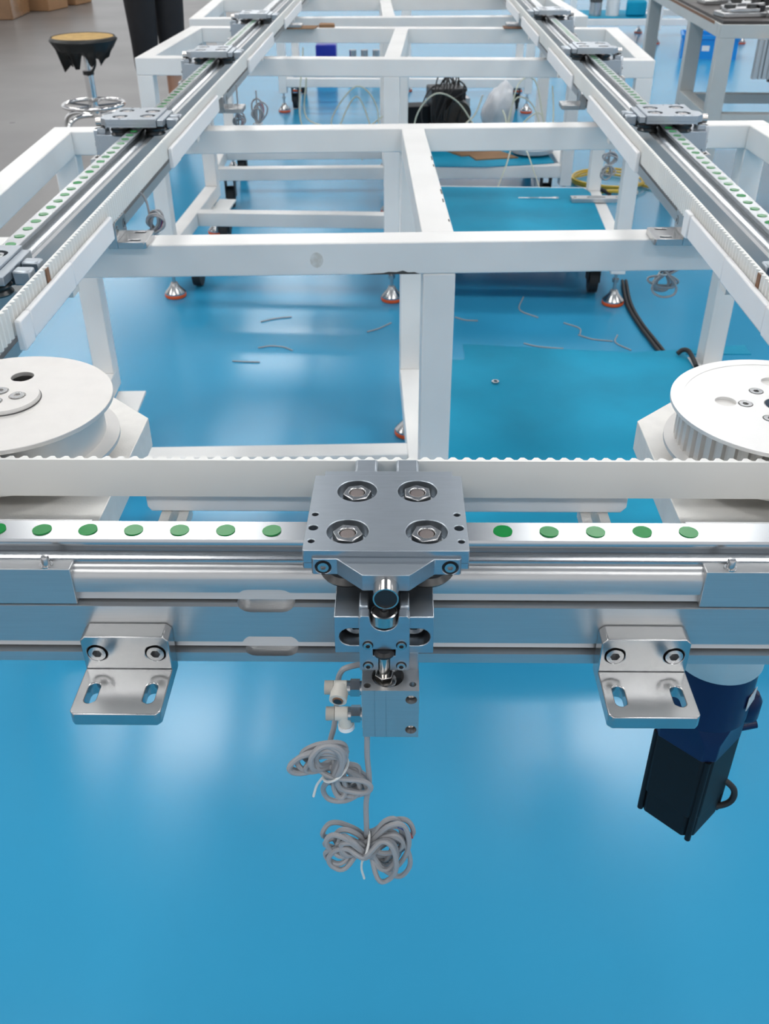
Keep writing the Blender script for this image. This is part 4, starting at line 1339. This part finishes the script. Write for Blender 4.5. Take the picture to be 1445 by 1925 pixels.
# ------------------------------------------------------------------ torn stool
st = thing('work_stool', 'round stool with torn black cover and exposed yellow foam', 'stool', (-1.735, 5.62, 0), 0)
obj('seat_foam', lathe([(0.0, 0.500), (0.12, 0.496), (0.165, 0.512), (0.172, 0.528), (0.160, 0.540), (0.10, 0.534), (0.0, 0.528)], n=40), M_FOAM, st)
vin = []
fac = []
rs = random.Random(3)
N = 56
for ring in range(4):
    for i in range(N):
        a = 2 * PI * i / N
        if ring == 0:
            r_, z_ = 0.168, 0.542
        elif ring == 1:
            r_, z_ = 0.180, 0.526
        elif ring == 2:
            r_, z_ = 0.155, 0.486
        else:
            r_, z_ = 0.105 + rs.uniform(-0.035, 0.03), 0.462 - (rs.random() ** 2) * 0.07 - (0.022 if i % 3 == 0 else 0)
        vin.append((r_ * math.cos(a), r_ * math.sin(a), z_))
for ring in range(3):
    for i in range(N):
        j = (i + 1) % N
        fac.append((ring * N + i, ring * N + j, (ring + 1) * N + j, (ring + 1) * N + i))
so = obj('torn_cover', (vin, fac), M_VINYL, st, smooth=60)
sm = so.modifiers.new('thickness', 'SOLIDIFY')
sm.thickness = 0.003
obj('seat_board', lathe([(0.15, 0.480), (0.15, 0.494)], n=32), M_BLACK, st)
obj('upper_post', cyl((0, 0, 0.36), (0, 0, 0.48), 0.015, 16), M_CHROME, st)
obj('lower_post', cyl((0, 0, 0.13), (0, 0, 0.37), 0.026, 20), M_CHROME, st)
obj('dangling_strip', tube([(0.05, -0.02, 0.47), (0.055, -0.03, 0.42), (0.045, -0.03, 0.39), (0.02, -0.03, 0.36), (0.0, -0.03, 0.355)], 0.007, 6), M_VINYL, st)
obj('post_collar', lathe([(0.030, 0.352), (0.030, 0.372)], n=20), M_BLACK, st)
ringp = [(0.165 * math.cos(2 * PI * i / 28), 0.165 * math.sin(2 * PI * i / 28), 0.20) for i in range(28)]
obj('foot_ring', tube(ringp, 0.0105, 10, True, 2), M_CHROME, st)
for k in range(5):
    a = R(20 + 72 * k)
    c, s_ = math.cos(a), math.sin(a)
    obj('spoke', tube([(0.02 * c, 0.02 * s_, 0.19), (0.165 * c, 0.165 * s_, 0.197)], 0.006, 8, smooth=False), M_CHROME, st)
    lg = obj('leg', tube([(0.02 * c, 0.02 * s_, 0.145), (0.12 * c, 0.12 * s_, 0.150), (0.185 * c, 0.185 * s_, 0.12), (0.205 * c, 0.205 * s_, 0.055)], 0.0115, 10), M_CHROME, st)
    obj('caster', cyl((0.205 * c - 0.014 * s_, 0.205 * s_ + 0.014 * c, 0.026), (0.205 * c + 0.014 * s_, 0.205 * s_ - 0.014 * c, 0.026), 0.026, 18), M_RUBBER, lg)

# ------------------------------------------------------------------ cardboard boxes by the aisle


def carton(label, loc, rz, w, d, h, m, labs=()):
    t = thing('carton', label, 'box', loc, rz, 'cartons along the aisle')
    obj('carton_body', box(-w / 2, w / 2, -d / 2, d / 2, 0, h), m, t, bevel=0.012)
    obj('tape', box(-0.03, 0.03, -d / 2 - 0.001, d / 2 + 0.001, h, h + 0.001), M_FITTING, t)
    for (x, z) in labs:
        obj('paper_label', box(x, x + 0.10, -d / 2 - 0.0015, -d / 2 - 0.0005, z, z + 0.10), M_PAPER, t)


carton('film wrapped brown carton, largest and farthest left by the aisle', (-4.66, 11.62, 0), R(4), 0.86, 0.7, 0.60, M_CARDW)
carton('brown carton with two white labels behind the film wrapped one', (-4.20, 12.35, 0), R(-12), 0.36, 0.45, 0.50, M_CARD, ((-0.05, 0.20), (0.08, 0.33)))
carton('small brown carton farthest along the aisle', (-4.03, 12.95, 0), R(-12), 0.26, 0.4, 0.40, M_CARD, ((-0.05, 0.1), (0.09, 0.2)))

# ------------------------------------------------------------------ standing person behind the second table
pr = thing('person', 'person in dark trousers standing behind the second table beside the stool', 'person', (-1.425, 6.02, 0), R(48))


def skin_body(name, joints, edges, m, parent, sub=2):
    me = bpy.data.meshes.new(name)
    me.from_pydata([j[0] for j in joints], edges, [])
    o = bpy.data.objects.new(name, me)
    COL.objects.link(o)
    o.parent = parent
    sk = o.modifiers.new('skin', 'SKIN')
    lay = me.skin_vertices[0].data if me.skin_vertices else None
    if lay is None:
        return o
    for i, j in enumerate(joints):
        r_ = j[1]
        lay[i].radius = r_ if isinstance(r_, tuple) else (r_, r_)
        lay[i].use_root = (i == 0)
    sk.use_smooth_shade = True
    su = o.modifiers.new('smooth', 'SUBSURF')
    su.levels = sub
    su.render_levels = sub
    me.materials.append(m)
    return o


def capsule_path(pts, rads, n=16):
    """closed tapering limb through points with radii (rx, ry)"""
    V, F = [], []
    P = [Vector(p) for p in pts]
    for i, p in enumerate(P):
        rx, ry = rads[i]
        for j in range(n):
            a = 2 * PI * j / n
            V.append((p.x + rx * math.cos(a), p.y + ry * math.sin(a), p.z))
    for i in range(len(P) - 1):
        for j in range(n):
            k = (j + 1) % n
            F.append((i * n + j, i * n + k, (i + 1) * n + k, (i + 1) * n + j))
    F.append(tuple(range(n - 1, -1, -1)))
    F.append(tuple(range((len(P) - 1) * n, len(P) * n)))
    return V, F


def skinned(name, joints, edges, m, parent, sub=2):
    me = bpy.data.meshes.new(name)
    bm_ = bmesh.new()
    lay = bm_.verts.layers.skin.verify()
    vs_ = []
    for i, (p_, r_) in enumerate(joints):
        v = bm_.verts.new(p_)
        v[lay].radius = r_ if isinstance(r_, tuple) else (r_, r_)
        v[lay].use_root = (i == 0)
        vs_.append(v)
    for a, b in edges:
        bm_.edges.new((vs_[a], vs_[b]))
    bm_.to_mesh(me)
    bm_.free()
    me.materials.append(m)
    o = bpy.data.objects.new(name, me)
    COL.objects.link(o)
    o.parent = parent
    sk = o.modifiers.new('skin', 'SKIN')
    sk.use_smooth_shade = True
    su = o.modifiers.new('smooth', 'SUBSURF')
    su.levels = sub
    su.render_levels = sub
    return o


# continuous body (skin), clothing as children
BJ = [((0, 0, 0.95), (0.13, 0.10)), ((0, 0, 1.12), (0.12, 0.09)), ((0, 0.01, 1.32), (0.16, 0.10)), ((0, 0.015, 1.46), (0.07, 0.06)), ((0, 0.0, 1.54), (0.05, 0.05)), ((0, -0.015, 1.62), (0.072, 0.085)), ((0, -0.01, 1.70), (0.065, 0.08)),
      ((-0.10, 0, 0.88), (0.085, 0.085)), ((-0.090, 0.0, 0.50), (0.055, 0.06)), ((-0.088, 0.03, 0.12), (0.036, 0.04)), ((-0.088, 0.02, 0.06), (0.035, 0.04)), ((-0.092, -0.11, 0.035), (0.035, 0.025)),
      ((0.10, 0, 0.88), (0.085, 0.085)), ((0.090, -0.01, 0.50), (0.055, 0.06)), ((0.088, 0.02, 0.12), (0.036, 0.04)), ((0.088, 0.01, 0.06), (0.035, 0.04)), ((0.092, -0.12, 0.035), (0.035, 0.025)),
      ((-0.20, 0.01, 1.40), (0.055, 0.055)), ((-0.25, 0.02, 1.12), (0.042, 0.042)), ((-0.23, -0.08, 0.90), (0.03, 0.03)), ((-0.225, -0.12, 0.82), (0.035, 0.018)),
      ((0.20, 0.01, 1.40), (0.055, 0.055)), ((0.25, 0.02, 1.12), (0.042, 0.042)), ((0.23, -0.08, 0.90), (0.03, 0.03)), ((0.225, -0.12, 0.82), (0.035, 0.018))]
BE = [(0, 1), (1, 2), (2, 3), (3, 4), (4, 5), (5, 6), (0, 7), (7, 8), (8, 9), (9, 10), (10, 11), (0, 12), (12, 13), (13, 14), (14, 15), (15, 16), (2, 17), (17, 18), (18, 19), (19, 20), (2, 21), (21, 22), (22, 23), (23, 24)]
skinned('body', BJ, BE, M_SKIN, pr)
TJ = [((0, 0, 0.96), (0.165, 0.125)), ((-0.10, 0, 0.86), (0.105, 0.105)), ((-0.090, 0.0, 0.50), (0.080, 0.085)), ((-0.088, 0.02, 0.26), (0.066, 0.07)),
      ((0.10, 0, 0.86), (0.105, 0.105)), ((0.090, -0.01, 0.50), (0.080, 0.085)), ((0.088, 0.01, 0.26), (0.066, 0.07)), ((0, 0, 1.04), (0.155, 0.115))]
skinned('trousers', TJ, [(0, 1), (1, 2), (2, 3), (0, 4), (4, 5), (5, 6), (0, 7)], M_TROUSER, pr)
SJ = [((0, 0, 1.02), (0.165, 0.125)), ((0, 0, 1.15), (0.15, 0.12)), ((0, 0.01, 1.33), (0.185, 0.125)), ((0, 0.015, 1.45), (0.10, 0.085)),
      ((-0.21, 0.01, 1.40), (0.075, 0.075)), ((-0.255, 0.02, 1.13), (0.060, 0.060)), ((0.21, 0.01, 1.40), (0.075, 0.075)), ((0.255, 0.02, 1.13), (0.060, 0.060))]
skinned('shirt', SJ, [(0, 1), (1, 2), (2, 3), (2, 4), (4, 5), (2, 6), (6, 7)], M_SHIRT, pr)
obj('hair', lathe([(0.0, 0.105), (0.05, 0.095), (0.085, 0.055), (0.092, 0.0), (0.080, -0.03)], (0, 0.005, 1.68), 24), M_HAIR, pr)
for sx in (-0.090, 0.090):
    obj('shoe', capsule_path([(sx, -0.045, 0.0), (sx, -0.045, 0.035), (sx, -0.035, 0.06), (sx, 0.01, 0.085)], [(0.048, 0.135), (0.050, 0.135), (0.045, 0.10), (0.038, 0.05)], 24), M_SHOE, pr)
